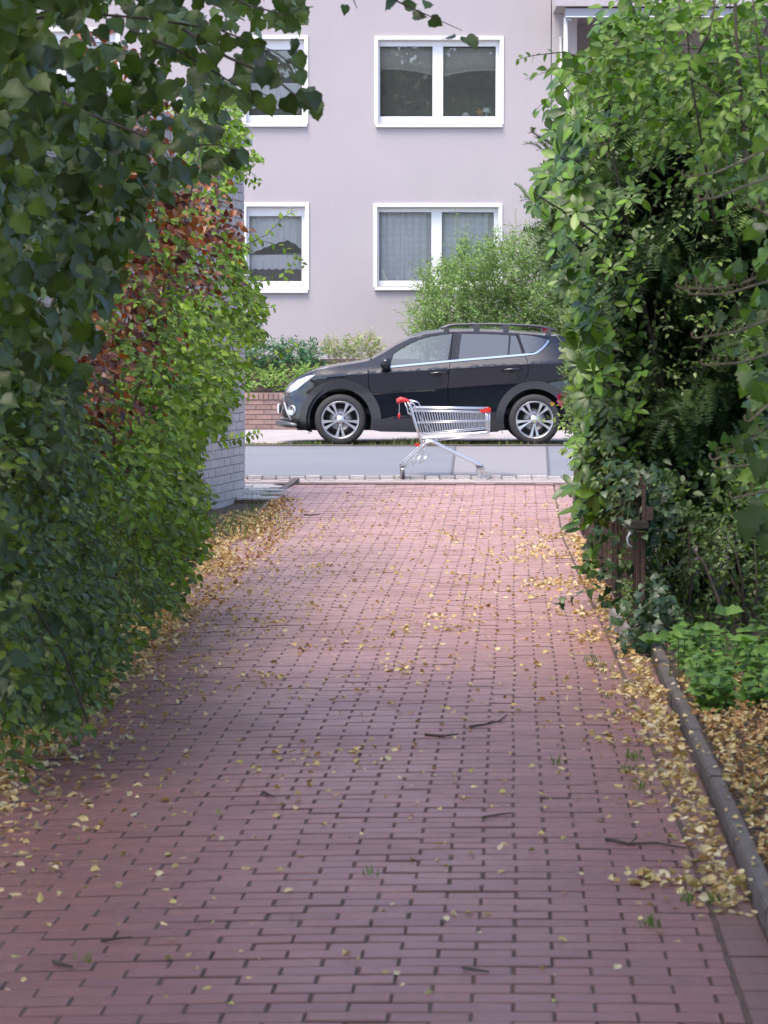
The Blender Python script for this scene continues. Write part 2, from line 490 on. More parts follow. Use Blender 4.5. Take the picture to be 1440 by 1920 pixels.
# lengthwise pavers between the field and the kerb
v = 4.5
while v < 30.4:
    er = edge_right(v)
    w = max(.10, min(.715 - er - .012, .16))
    k = 1 if .715 - er < .2 else 2
    for q in range(k):
        bricks.append((er + .010 + w / 2 + q * (w + .01), v + .1 + rnd.uniform(-.003, .003), w, .2 + rnd.uniform(-.004, .002), -1 - rnd.randrange(3)))
    v += .209
ET = [(.205, .10, .09), (.215, .105, .094), (.19, .095, .086)]
order = []
for i, (u, v, L_, W_, t) in enumerate(bricks):
    p = uv(u, v, float(zdrive(u, v)))
    px, py, D = proj(np.array([[p.x, p.y, p.z]]))
    inside = -20 < px[0] < 1460 and py[0] < 1925
    order.append((not inside, D[0], i))
order.sort()
single = set(i for q, d, i in order[:300])
cache = {}
def brick_frame(u, v, t):
    """Location and rotation of a paver: it follows the camber and the rise of the drive, with a little settling."""
    e = .04
    z = float(zdrive(u, v)); dzu = float(zdrive(u + e, v) - zdrive(u - e, v)) / (2 * e); dzv = float(zdrive(u, v + e) - zdrive(u, v - e)) / (2 * e)
    p = uv(u, v, z + rnd.uniform(-.0028, .002) - (.001 if t < 0 else 0))
    ex = uv(1, 0, dzu + rnd.uniform(-.008, .008)).normalized()
    ey = uv(0, 1, dzv + rnd.uniform(-.016, .016)).normalized()
    ez = ex.cross(ey).normalized(); ey = ez.cross(ex)
    rz = rnd.uniform(-.006, .006)
    ex2 = (ex + rz * ey).normalized(); ey2 = ez.cross(ex2)
    m = Matrix((ex2, ey2, ez)).transposed().to_4x4(); m.translation = p
    return m
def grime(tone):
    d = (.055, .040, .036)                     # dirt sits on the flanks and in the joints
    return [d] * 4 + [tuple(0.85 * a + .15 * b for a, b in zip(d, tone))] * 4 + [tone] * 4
BV, BF, BTn = [], [], []
for i, (u, v, L_, W_, t) in enumerate(bricks):
    m = brick_frame(u, v, t)
    tone = BT[t] if t >= 0 else ET[-1 - t]
    if i not in single: tone = paint_light(tone, v)
    if i in single:
        key = (round(L_, 2), round(W_, 2), t)
        if key not in cache:
            V_, F_ = brick_mesh('brick', L_, W_, .06, .004, tone)
            cache[key] = mesh_np('brick', V_, F_, grime(tone), mats=[M['brick']])
        o = link('brick', cache[key], None, drive)
        o.matrix_local = m
    else:
        V_, F_ = brick_mesh('brick', L_, W_, .06, .004, tone)
        k = len(BV)
        k_t = rnd.uniform(.93, 1.07)
        BV += [(m @ Vector(q))[:] for q in V_]; BF += [tuple(a + k for a in f) for f in F_]
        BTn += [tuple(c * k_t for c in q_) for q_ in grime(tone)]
tag(link('brick_field', mesh_np('brick_field', BV, BF, BTn), M['brick'], drive), kind='stuff')

# --- kerb edging on the right, dark edging at the far left corner
kerb = empty('kerb', uv(.75, 10, 0), kind='structure')
kj = [4.6, 5.8, 7.0, 8.17, 9.38, 10.65, 11.9, 13.15, 14.35, 15.4]
for a_, b_ in zip(kj[:-1], kj[1:]):
    mb = MB()
    off = rnd.uniform(-.008, .008); dz = rnd.uniform(-.006, .006); tw = rnd.uniform(-.006, .006)
    mb.box((.722, a_ + .006, -.15), (.777, b_ - .006, .058), .006)
    mb.v = [uv(x + off + tw * (y - a_), y, z + dz)[:] for x, y, z in mb.v]
    mb.build('edging_stone', M['edging'], kerb)
kerb2 = empty('kerb', uv(U_LEFT, 30, 0), kind='structure')
A0, A1 = gd(508, 943, .0), gd(556, 903, .125)
for k in range(3):
    p0 = A0.lerp(A1, k / 3 + .01); p1 = A0.lerp(A1, (k + 1) / 3 - .01)
    d = (p1 - p0); nrm = Vector((-d.y, d.x, 0)).normalized()
    MB().obox((p0 + p1) / 2 + Vector((0, 0, -.03)), d / 2, nrm * .035, Vector((0, 0, .075))).build('edging_stone', M['edging'], kerb2)

# --- pavement corner at the far left: pale slabs
pave = MB().box((-4.2, 28.2, -.12), (-.93, 30.9, .07)).build('pavement', M['joint'])
pave.data.materials.clear(); pave.data.materials.append(M['joint'])
tag(pave, kind='structure')
ST = [(.43, .42, .41), (.38, .37, .37), (.47, .45, .43), (.34, .33, .33)]
for j in range(9):
    y0 = 28.22 + .3 * j
    for i in range(7):
        x1 = -.96 - .42 * i - (.2 if j % 2 else 0) - max(0, (30.2 - y0)) * .04
        if x1 < -3.6: continue
        z = .085 + .02 * (j / 9)
        mb = MB().box((x1 - .41, y0 + .004, z - .04), (x1, y0 + .294, z + rnd.uniform(0, .006)), .005)
        mb.build('slab', M['paving'], pave, tone=rnd.choice(ST))

# --- gutter strip and row of setts along the near side of the road
gut = sheet('gutter', [-2.5, -1, 0, 1.2, 2.4], [30.2, 30.56], lambda u, v: .115, M['joint'])
gutb = MB().box((-16, 30.5, -.1), (16, 31.02, .124)).build('gutter_strip', M['gutter']); tag(gutb, kind='structure')
road = MB().box((-60, 31.1, -.1), (60, 39.2, .165)).build('road', M['asphalt']); tag(road, kind='structure')
STT = [(.40, .37, .36), (.44, .41, .40), (.37, .34, .34), (.47, .44, .43)]
setts = empty('sett_row', (0, 31.1, .12), kind='structure')
x = -4.2
while x < 3.4:
    w = rnd.uniform(.145, .175)
    y0 = 31.0 + rnd.uniform(-.012, .012); z1 = .166 + rnd.uniform(-.008, .006)
    MB().box((x + .005, y0, .0), (x + w - .005, y0 + .15, z1), .007).build('sett', M['sett'], setts, tone=rnd.choice(STT))
    if rnd.random() < .8:
        MB().box((x + .02, y0 - .15, .0), (x + w + .005, y0 - .012, .134 + rnd.uniform(-.004, .006)), .006).build('sett', M['sett'], setts, tone=rnd.choice(STT))
    x += w
# lighter patch of newer asphalt with tarred edges
q4 = [gd(850, 889.5, .169), gd(1026, 889.5, .169), gd(1023, 837.5, .169), gd(856, 837.5, .169)]
def slab4(q, z0, z1):
    return MB().add([(p.x, p.y, z0) for p in q] + [(p.x, p.y, z1) for p in q], [(4, 5, 6, 7), (0, 1, 5, 4), (1, 2, 6, 5), (2, 3, 7, 6), (3, 0, 4, 7)])
tag(slab4(q4, .15, .169).build('road_patch', M['patch']), kind='structure')
ex = Vector((.018, 0, 0))
for a_, b_ in ((q4[0] - ex, q4[3] - ex), (q4[1] + ex, q4[2] + ex)):
    tag(slab4([a_ - ex * .9, a_ + ex * .9, b_ + ex * .9, b_ - ex * .9], .15, .172).build('tar_line', M['tar']), kind='structure')
# far side: low kerb stones, verge, pavement
fk = empty('kerb', (0, 39.3, .16), kind='structure')
x = -4.4
while x < 4.6:
    MB().box((x + .004, 39.21, 0), (x + .992, 39.33, .185 + rnd.uniform(-.006, .004)), .008).build('kerb_stone', M['edging'], fk)
    x += 1.0
verge = MB().box((-40, 39.331, -.1), (40, 40.1, .166)).build('verge', M['earth']); tag(verge, kind='structure')
fp = MB()
fp.add([(-40, 40.1, .17), (40, 40.1, .17), (40, 44.98, .2), (-40, 44.98, .2), (-40, 40.1, -.1), (40, 40.1, -.1)], [(0, 1, 2, 3), (4, 5, 1, 0)])
tag(fp.build('far_pavement', M['farpave']), kind='structure')

# ================================================================== garden wall opposite, second wall, planting bed
def brick_wall(name, label, x0, x1, y, z0, courses, ch, bl, tones, cap, vis, cat='wall'):
    t = empty(name, ((x0 + x1) / 2, y, z0), label, cat)
    h = courses * ch + cap
    MB().box((x0, y + .012, z0 - .1), (x1, y + .26, z0 + h - .008)).build('mortar_core', M['redmortar'], t)
    rest = MB(); rt = []
    def put(a, b, zc0, zc1, depth=0.0):
        tone = rnd.choice(tones); k = rnd.uniform(.9, 1.1); tone = tuple(c * k for c in tone)
        dy = rnd.uniform(-.003, .003)
        if vis(a, b):
            MB().box((a + .005, y - depth + dy, zc0 + .005), (b - .005, y + .1, zc1 - .005), .004).build('brick', M['redbrick'], t, tone=tone)
        else:
            n0 = len(rest.v)
            rest.box((a + .005, y - depth + dy, zc0 + .005), (b - .005, y + .1, zc1 - .005))
            rt.extend([tone] * (len(rest.v) - n0))
    for c in range(courses):
        x = x0 + (bl / 2 if c % 2 else 0)
        while x < x1 - .05:
            put(x, min(x + bl, x1), z0 + c * ch, z0 + (c + 1) * ch)
            x += bl
    if cap:
        x = x0
        while x < x1 - .03:
            put(x, min(x + .078, x1), z0 + courses * ch, z0 + h, .012)
            x += .078
    if rest.v:
        me = rest.mesh('brick_field', rt); tag(link('brick_field', me, M['redbrick'], t), kind='stuff')
    return t
RT = [(.30, .19, .16), (.27, .175, .15), (.33, .205, .17), (.25, .17, .155), (.30, .20, .175)]
brick_wall('garden_wall', 'low reddish brown brick garden wall with upright brick coping behind the car', -5.0, 4.6, 45.0, .2, 6, .077, .25, RT, .115, lambda a, b: (-2.35 < b and a < -1.2))
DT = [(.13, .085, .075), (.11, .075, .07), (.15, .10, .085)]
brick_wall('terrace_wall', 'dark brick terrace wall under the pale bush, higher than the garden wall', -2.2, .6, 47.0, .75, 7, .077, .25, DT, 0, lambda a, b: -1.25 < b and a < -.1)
bed = MB()
bed.box((-20, 45.261, 0), (20, 46.99, .72)); bed.box((-20, 47.25, 0), (20, 49.99, 1.18))
tag(bed.build('planting_bed', M['earth']), kind='structure')

# ================================================================== apartment house
YF = 50.0
def fx(px): return py_at(px, 300, YF).x
def fz(py): return py_at(720, py, YF).z
house = empty('apartment_house', (0, YF, 1.2), 'lavender rendered apartment house with white framed windows across the street', 'house')
W_UP = dict(o=(702, 944, 67.5, 239), p=[(712.5, 811, 86, 217), (831, 929.5, 88, 217.5)])
W_LO = dict(o=(700, 942, 381, 544.5), p=[(711, 809, 397.5, 526), (829, 926.5, 398.5, 526)])
S_UP = dict(o=(455, 578, 66, 238), p=[(466.5, 566, 92, 215.5)])
S_LO = dict(o=(454.5, 579, 380, 549.5), p=[(466.5, 565, 405, 527)])
F_UP = dict(o=(2, 226, 52, 238), p=[(14, 106, 78, 217), (124, 214, 78, 217)])
F_LO = dict(o=(0, 226, 381, 548), p=[(12, 105, 398, 526), (122, 214, 398, 526)])
wins = [W_UP, W_LO, S_UP, S_LO, F_UP, F_LO]
def wrect(w, inset=7):
    x0, x1, y0, y1 = w['o']
    return fx(x0 + inset), fx(x1 - inset), fz(y1 - inset - 1), fz(y0 + inset)
holes = [wrect(w) for w in wins]
X0, X1, Z0, Z1 = -14.0, fx(1081), .9, 9.6
xs = sorted(set([X0, X1, fx(1033) - .009, fx(1033) + .009] + [h[0] for h in holes] + [h[1] for h in holes]))
zs = sorted(set([Z0, Z1] + [h[2] for h in holes] + [h[3] for h in holes]))
wall = MB(); TH = .30
for i in range(len(xs) - 1):
    for j in range(len(zs) - 1):
        cx, cz = (xs[i] + xs[i + 1]) / 2, (zs[j] + zs[j + 1]) / 2
        if any(h[0] < cx < h[1] and h[2] < cz < h[3] for h in holes): continue
        seam = abs(cx - fx(1033)) < .008
        y = YF + (.03 if seam else 0)
        wall.add([(xs[i], y, zs[j]), (xs[i + 1], y, zs[j]), (xs[i + 1], y, zs[j + 1]), (xs[i], y, zs[j + 1])], [(0, 1, 2, 3)])
for h in holes:
    a, b, c, d = h
    wall.add([(a, YF, c), (b, YF, c), (b, YF, d), (a, YF, d), (a, YF + TH, c), (b, YF + TH, c), (b, YF + TH, d), (a, YF + TH, d)],
             [(0, 4, 5, 1), (1, 5, 6, 2), (2, 6, 7, 3), (3, 7, 4, 0)])
wall.add([(X1, YF, Z0), (X1, YF + 3, Z0), (X1, YF + 3, Z1), (X1, YF, Z1)], [(0, 1, 2, 3)])
wall.add([(X0, YF, Z0), (X0, YF + 9, Z0), (X0, YF + 9, Z1), (X0, YF, Z1)], [(3, 2, 1, 0)])
wall.build('wall', M['render'], house)
MB().box((fx(1033) - .009, YF + .02, Z0), (fx(1033) + .009, YF + .05, Z1)).build('expansion_joint', M['seam'], house)
roof = MB()
roof.add([(-14.4, YF - .5, 9.6), (9.4, YF - .5, 9.6), (9.4, YF + 5, 13), (-14.4, YF + 5, 13), (9.4, YF + 10.4, 9.6), (-14.4, YF + 10.4, 9.6)], [(0, 1, 2, 3), (3, 2, 4, 5), (0, 5, 4, 1), (0, 3, 5), (1, 4, 2)])
roof.build('roof', M['redmortar'], house)
# dark rooms behind the windows
for (za, zb) in ((1.25, fz(330)), (fz(330) + .2, 7.6)):
    rm = MB()
    for (a, b) in ((-8, -3.6), (-3.5, -.9), (-.8, 2.8)):
        y0, y1 = YF + TH + .002, YF + 3.4
        rm.add([(a, y0, za), (b, y0, za), (b, y1, za), (a, y1, za), (a, y0, zb), (b, y0, zb), (b, y1, zb), (a, y1, zb)], [(0, 1, 2, 3), (4, 7, 6, 5), (2, 6, 7, 3), (0, 3, 7, 4), (1, 5, 6, 2)])
    rm.build('room', M['dark'], house)

def make_window(w):
    x0, x1, y0, y1 = w['o']
    X_0, X_1, ZT, ZB = fx(x0), fx(x1), fz(y0), fz(y1 - 6)
    h = wrect(w)
    wn_ = empty('window', ((X_0 + X_1) / 2, YF, ZB), parent=house)
    sr = MB(); yo = YF - .02
    # surround: mitred strips standing 2 cm proud of the render
    sr.box((X_0, yo, h[3]), (X_1, YF + .012, ZT)); sr.box((X_0, yo, ZB), (h[0], YF + .012, h[3] - .0005)); sr.box((h[1], yo, ZB), (X_1, YF + .012, h[3] - .0005))
    t = .003
    sr.box((h[0] + t, YF + .013, h[3] - .012), (h[1] - t, YF + .13, h[3] - .001)); sr.box((h[0] + .001, YF + .013, h[2] + .002), (h[0] + .012, YF + .13, h[3] - .013)); sr.box((h[1] - .012, YF + .013, h[2] + .002), (h[1] - .001, YF + .13, h[3] - .013))
    sr.build('surround', M['reveal'], wn_)
    # frame: grid with holes for the panes
    yf0, yf1 = YF + .10, YF + .17
    ps = [(fx(a), fx(b), fz(d), fz(c)) for (a, b, c, d) in w['p']]
    fr = MB()
    gx = sorted(set([h[0] + .012, h[1] - .012] + [p[0] for p in ps] + [p[1] for p in ps]))
    zt, zb = max(p[3] for p in ps), min(p[2] for p in ps)
    fr.box((h[0] + .012, yf0, zt), (h[1] - .012, yf1, h[3] - .012), .006)
    fr.box((h[0] + .012, yf0, h[2] + .002), (h[1] - .012, yf1, zb), .006)
    edges = [h[0] + .012] + [q for p in ps for q in (p[0], p[1])] + [h[1] - .012]
    for k in range(0, len(edges), 2):
        fr.box((edges[k], yf0 + .002, zb), (edges[k + 1], yf1, zt), .006)
    fr.build('frame', M['white'], wn_)
    gk = MB()
    for p in ps:
        tt = .008
        gk.box((p[0], yf0 + .02, p[2]), (p[1], yf0 + .04, p[2] + tt)); gk.box((p[0], yf0 + .02, p[3] - tt), (p[1], yf0 + .04, p[3]))
        gk.box((p[0], yf0 + .021, p[2] + tt), (p[0] + tt, yf0 + .039, p[3] - tt)); gk.box((p[1] - tt, yf0 + .021, p[2] + tt), (p[1], yf0 + .039, p[3] - tt))
    gk.build('gasket', M['gasket'], wn_)
    for p in ps:
        pn = MB(); rq = [rnd.uniform(-.0035, .0035) for _ in range(4)]
        nx, nz = 10, 12
        V = []; F = []
        for j in range(nz + 1):
            for i in range(nx + 1):
                u_, w_ = i / nx, j / nz
                V.append((p[0] + (p[1] - p[0]) * u_, yf0 + .03 + .0012 * math.sin(3.1 * u_ + rq[0] * 900) * math.sin(2.3 * w_ + rq[1] * 900) + rq[2] * u_, p[2] + (p[3] - p[2]) * w_))
        for j in range(nz):
            for i in range(nx):
                a = j * (nx + 1) + i; F.append((a, a + 1, a + nx + 2, a + nx + 1))
        link('pane', mesh_np('pane', V, F, smooth=True), M['winglass'], wn_)
    sl = MB(); sl.box((X_0 + .02, YF - .055, fz(y1)), (X_1 - .02, YF + .1, fz(y1 - 5.5)), .005)
    sl.build('sill', M['sill'], wn_)
    if w is W_UP or True:
        MB().box((h[0] + .02, yf1 + .002, h[2] - .03), (h[1] - .02, yf1 + .25, h[2] + .03)).build('inner_sill', M['white'], wn_)
    return wn_, ps, yf1
def curtain(wn_, x0, x1, z0f, z1, y, m, folds, amp, nz=10, name='curtain'):
    """z0f(x01) gives the height of the hem."""
    nx = max(40, int(folds * 10)); V = []; F = []
    for j in range(nz + 1):
        for i in range(nx + 1):
            u_ = i / nx; zb = z0f(u_); w_ = j / nz
            ph = 2 * math.pi * folds * (u_ + .012 * math.sin(11 * u_))
            V.append((x0 + (x1 - x0) * u_, y + amp * math.sin(ph) * (1 - .35 * w_) + .3 * amp * math.sin(2.7 * ph + 1), zb + (z1 - zb) * w_))
    for j in range(nz):
        for i in range(nx):
            a = j * (nx + 1) + i; F.append((a, a + 1, a + nx + 2, a + nx + 1))
    return link(name, mesh_np(name, V, F, smooth=True), m, wn_)
wn_, ps, yc = make_window(W_LO)
curtain(wn_, ps[0][0] - .03, ps[1][1] + .03, lambda u_: ps[0][2] - .03, ps[0][3] + .05, yc + .10, M['lace'], 17, .022)
wn_, ps, yc = make_window(W_UP)
for k, p in enumerate(ps):                       # sagging roman blind, upper third of each sash
    V = []; F = []
    nx = 16
    rows_ = [(0.0, 0), (.32, 0.02), (.60, .03), (.86, .03), (.92, -.01), (1.0, .02), (1.0, .05)]
    H = .46
    for j, (q, dy) in enumerate(rows_):
        for i in range(nx + 1):
            u_ = i / nx
            sag = (.03 * math.sin(math.pi * u_) - (.10 * u_ if k == 0 else -.10 * u_ + .10)) * min(1, q * 1.2)
            V.append((p[0] - .01 + (p[1] - p[0] + .02) * u_, yc + .08 - dy, p[3] + .02 - H * q * .88 + sag))
    for j in range(len(rows_) - 1):
        for i in range(nx):
            a = j * (nx + 1) + i; F.append((a, a + 1, a + nx + 2, a + nx + 1))
    link('roman_blind', mesh_np('roman_blind', V, F, smooth=True), M['beige'], wn_)
q = ps[1]; zi = q[2] - .05
sp = lambda px, py: py_at(px, py, yc + .15)
a = sp(873, 217); tag(MB().ball((a.x, a.y, a.z - .0), (.065, .05, .06)).build('ornament', M['white_orn']), 'round white ornament on the sill of the upper double window', 'ornament')
a = sp(899, 210)
st = MB()
for k in range(5):
    an = math.pi / 2 + k * 2 * math.pi / 5 + .25
    st.add([(a.x, a.y - .02, a.z), (a.x + .03 * math.cos(an - .63), a.y, a.z + .03 * math.sin(an - .63)), (a.x + .085 * math.cos(an), a.y, a.z + .085 * math.sin(an)), (a.x + .03 * math.cos(an + .63), a.y, a.z + .03 * math.sin(an + .63)), (a.x, a.y + .02, a.z)], [(0, 1, 2), (0, 2, 3), (4, 2, 1), (4, 3, 2)])
tag(st.build('star_ornament', M['orange']), 'orange star ornament on the sill of the upper double window', 'ornament')
a = sp(912, 207)
tl = empty('table_lamp', (a.x, a.y, zi), 'small pale lamp with a flared shade in the upper double window', 'lamp')
MB().lathe([(.085, -.035), (.05, .04)], a, (0, 0, 1), 16).build('lamp_shade', M['white_orn'], tl)
MB().lathe([(.012, zi - a.z), (.012, -.02)], a, (0, 0, 1), 8).build('lamp_stem', M['white_orn'], tl)
wn_, ps, yc = make_window(S_LO)
p = ps[0]; H = p[3] - p[2]
def hem_lo(u_):                                   # arched, scalloped valance: long at both sides, short in the middle right
    arch = abs(u_ - .72) / .72 if u_ < .72 else (u_ - .72) / .28 * .75
    return p[3] - H * (.36 + .22 * min(1, arch) ** 1.3) - .018 * abs(math.sin(u_ * 22))
curtain(wn_, p[0] - .02, p[1] + .02, hem_lo, p[3] + .04, yc + .09, M['net'], 9, .016)
curtain(wn_, p[0] - .02, p[1] + .02, lambda u_: p[2] + H * .20 - .022 * abs(math.sin(u_ * 25)), p[2] + H * .40, yc + .075, M['net'], 11, .012, name='cafe_curtain')
MB().tube([(p[0] - .02, yc + .075, p[2] + H * .405), (p[1] + .02, yc + .075, p[2] + H * .405)], .008, 6).build('curtain_rod', M['white'], wn_)
MB().box((p[0] - .005, yc - .078, p[3] + .03), (p[1] + .005, yc - .064, p[3] + .075)).build('vent_strip', M['white'], wn_)
wn_, ps, yc = make_window(S_UP)
p = ps[0]; H = p[3] - p[2]
curtain(wn_, p[0] - .02, p[1] + .02, lambda u_: p[2] + H * .13 - .02 * abs(math.sin(u_ * 21)), p[2] + H * .5, yc + .08, M['net'], 10, .014, name='cafe_curtain')
wn_, ps, yc = make_window(F_UP)
curtain(wn_, ps[0][0] - .03, ps[1][1] + .03, lambda u_: ps[0][2], ps[0][3] + .05, yc + .10, M['net'], 15, .02)
wn_, ps, yc = make_window(F_LO)
curtain(wn_, ps[0][0] - .03, ps[1][1] + .03, lambda u_: ps[0][2], ps[0][3] + .05, yc + .10, M['lace'], 15, .02)

# balcony bay on the right
bx0, bx1 = fx(1038), 9.3
YB = 48.9
def bz(py): return py_at(1200, py, YB).z
bal = empty('balcony', (bx0 + 2, YB, bz(30)), parent=house)
mb = MB(); mb.box((bx0 - .05, YB, bz(11)), (bx1, YB + .10, bz(11) + 1.05)); mb.build('parapet', M['render'], bal)
mb = MB(); mb.box((bx0 - .02, YB + .11, bz(11) - .0), (bx1, YF + 2.4, bz(11) + .14)); mb.build('slab', M['concrete'], bal)
mb = MB(); mb.box((bx0 + .13, YB + .12, bz(30)), (bx1, YB + .34, bz(13.5)), .01); mb.build('awning_box', M['greymetal'], bal)
mb = MB(); mb.box((bx0 + .13, YB + .05, bz(31.5)), (bx1, YB + .15, bz(29.5)), .004); mb.build('awning_bar', M['white'], bal)
for px in (1068, 1160, 1300):
    q = py_at(px, 34, YB); MB().box((q.x - .04, YB + .1, bz(38)), (q.x + .04, YB + .26, bz(31.6)), .01).build('awning_bracket', M['greymetal'], bal)
q = py_at(1061, 100, YB + .15); MB().tube([(q.x, YB + .2, 1.15), (q.x, YB + .2, bz(30))], .035, 10).build('post', M['white'], bal)
q = py_at(1052, 100, YF - .05)
dp = MB().tube([(q.x, YF - .06, 1.15), (q.x, YF - .06, fz(70))], .045, 10); dp.build('downpipe', M['greymetal'], house)
lg = MB()
lx0 = fx(1081)
lg.add([(lx0, YF + 2.0, Z0), (bx1, YF + 2.0, Z0), (bx1, YF + 2.0, Z1), (lx0, YF + 2.0, Z1)], [(0, 1, 2, 3)])
lg.add([(bx1, YF, Z0), (bx1, YF + 2, Z0), (bx1, YF + 2, Z1), (bx1, YF, Z1)], [(3, 2, 1, 0)])
lg.build('loggia_wall', M['render'], house)
MB().box((lx0 + .02, YB + .05, 1.3), (bx1, YB + .15, 2.35)).build('lower_parapet', M['render'], house)
for (a, b) in ((lx0 + .5, lx0 + 1.6), (lx0 + 2.2, lx0 + 4.4)):
    dw = empty('balcony_window', ((a + b) / 2, YF + 1.95, 2.2), parent=house)
    f = MB()
    f.box((a, YF + 1.92, 2.2), (a + .1, YF + 1.99, 4.6)); f.box((b - .1, YF + 1.92, 2.2), (b, YF + 1.99, 4.6)); f.box((a + .101, YF + 1.92, 4.5), (b - .101, YF + 1.99, 4.6)); f.box((a + .101, YF + 1.92, 2.2), (b - .101, YF + 1.99, 2.3))
    f.build('frame', M['white'], dw)
    MB().box((a + .1, YF + 1.955, 2.3), (b - .1, YF + 1.975, 4.5)).build('pane', M['gloss_black'], dw)

# ================================================================== painted brick wall of the neighbour's outbuilding, left
ANG = R(10.5)
WD = Vector((math.sin(ANG), math.cos(ANG), 0)); WN = Vector((math.cos(ANG), -math.sin(ANG), 0))
WE = gd(460, 947, -.01); WE.z = 0
ob = empty('outbuilding', WE, 'outbuilding of grey painted brick beside the end of the driveway', 'building')
def wp(t, h, d): # t metres back from the corner, height, d proud of the face
    return WE - WD * t + WN * d + Vector((0, 0, h))
core = MB(); HW = 3.55; LW = 12.0
vs_ = [wp(0, -.1, -.012), wp(LW, -.1, -.012), wp(LW, -.1, -3.5), wp(0, -.1, -3.5), wp(0, HW, -.012), wp(LW, HW, -.012), wp(LW, HW, -3.5), wp(0, HW, -3.5)]
core.add(vs_, [(0, 1, 5, 4), (1, 2, 6, 5), (2, 3, 7, 6), (3, 0, 4, 7), (4, 5, 6, 7)])
core.build('wall', M['mortar'], ob)
cp_ = MB(); cp_.obox(wp(LW / 2, HW + .04, -1.75), WD * (LW / 2 + .06), WN * 1.82, Vector((0, 0, .04))); cp_.build('roof_edge', M['greymetal'], ob)
OT = [(.45, .415, .395), (.44, .405, .385), (.46, .425, .405), (.445, .41, .395), (.435, .40, .38)]
rest = MB(); rtone = []
cand = []
CH = .0833
for c in range(int(HW / CH)):
    t = 0.0 if c % 2 == 0 else -.125
    while t < LW - .3:
        a_, b_ = max(t, 0), t + .25
        m_ = wp((a_ + b_) / 2, c * CH + .04, 0)
        px, py, D = proj(np.array([m_[:]]))
        lim = np.interp(py[0], [250, 350, 450, 600, 700, 800, 900, 960], [400, 395, 415, 440, 405, 375, 380, 400])
        cand.append((0 if px[0] > lim - 25 else 1, -px[0], c, a_, b_))
        t += .25
cand.sort()
for k, (q, _, c, a_, b_) in enumerate(cand):
    tone = rnd.choice(OT); j = rnd.uniform(.97, 1.03); tone = tuple(x_ * j for x_ in tone); pr = rnd.uniform(-.002, .002)
    z0, z1 = c * CH + .005, (c + 1) * CH - .005
    mb = MB() if k < 300 else rest
    n0 = len(mb.v)
    mb.obox((wp(a_ + .004, z0, -.03) + wp(b_ - .006, z1, pr)) / 2, WD * ((b_ - a_) / 2 - .005), WN * (.015 + pr / 2), Vector((0, 0, (z1 - z0) / 2)))
    if k < 300: mb.build('brick', M['ochre'], ob, tone=tone)
    else: rtone += [tone] * (len(mb.v) - n0)
tag(link('brick_field', rest.mesh('brick_field', rtone), M['ochre'], ob), kind='stuff')
# ================================================================== parked car
CZ, CXO, CYC = .166, (638 - 720) / 137.0, 40.34     # ground height, front-wheel x, centre line
def cs(px): return (px - 638) / 137.0
def cz(py): return (836 - py) / 137.0
SIL = [(-.803, .686), (-.775, .77), (-.7226, .847), (-.66, .895), (-.584, .94), (-.46, 1.005), (-.328, 1.058), (-.16, 1.097), (0, 1.124), (.18, 1.150), (.35, 1.178), (.4526, 1.219), (.606, 1.3066), (.759, 1.405), (.956, 1.5066), (1.16, 1.569), (1.365, 1.6), (1.6, 1.608), (1.84, 1.613), (2.1, 1.606), (2.33, 1.595), (2.69, 1.566), (2.99, 1.54), (3.06, 1.52), (3.10, 1.48), (3.2, 1.36), (3.4, 1.17), (3.5, 1.08), (3.60, .95), (3.66, .80)]
SS = np.array([p[0] for p in SIL]); SZ = np.array([p[1] for p in SIL])
def sil(s): return np.interp(s, SS, SZ)
def ztop(s): return sil(s) - np.interp(s, [-.8, -.6, -.2, .4, .7, 1.2, 2.9, 3.1, 3.4], [.0, .012, .03, .03, .035, .05, .05, .02, .01])
def crease(s): return .985 + (s - .45) * .060
def belt(s): return np.interp(s, [-1, .45, .62, 1.53, 2.54, 2.70, 2.80, 2.86], [.93, 1.05, 1.066, 1.153, 1.24, 1.27, 1.325, 1.40])
FZ = [.18, .27, .314, .438, .59, .686, .77, .847, .895, .94, 1.005, 1.058]
FS = [-.55, -.79, -.852, -.861, -.84, -.803, -.775, -.7226, -.70, -.69, -.67, -.64]
RZ = [.2, .35, .5, .7, .8, .95, 1.08, 1.17, 1.36, 1.48, 1.54]
RS = [3.45, 3.62, 3.68, 3.68, 3.66, 3.60, 3.55, 3.5, 3.36, 3.28, 3.25]
def Wid(s, z):
    """Half width of the body at station s, height z."""
    sf = np.interp(z, FZ, FS); sr = np.interp(z, RZ, RS)
    xf = np.clip((.12 - s) / (.12 - sf), 0, 1); xr = np.clip((s - 2.45) / (sr - 2.45), 0, 1)
    P = .915 * (1 - xf ** 3.2) ** (1 / 2.5) * (1 - .9 * xr ** 3.4) ** (1 / 2.6)
    zc = crease(s); d = zc - z
    lo = np.interp(d, [0, .05, .25, .45, .62, .72, .9], [0, .008, .035, .022, .006, .015, .05])
    up = .62 * np.clip(z - zc, 0, None)
    zb = belt(s); zb = np.maximum(zb, zc + .02)
    over = np.clip(z - zb, 0, None)
    w = P - np.where(d > 0, lo, 0) - np.where(d <= 0, .62 * np.minimum(z - zc, zb - zc) + .36 * over, 0)
    return np.maximum(w, 0.0)
def cw(s, z, side, off=0.0):
    return Vector((CXO + s, CYC + side * (float(Wid(s, z)) + off), CZ + z))

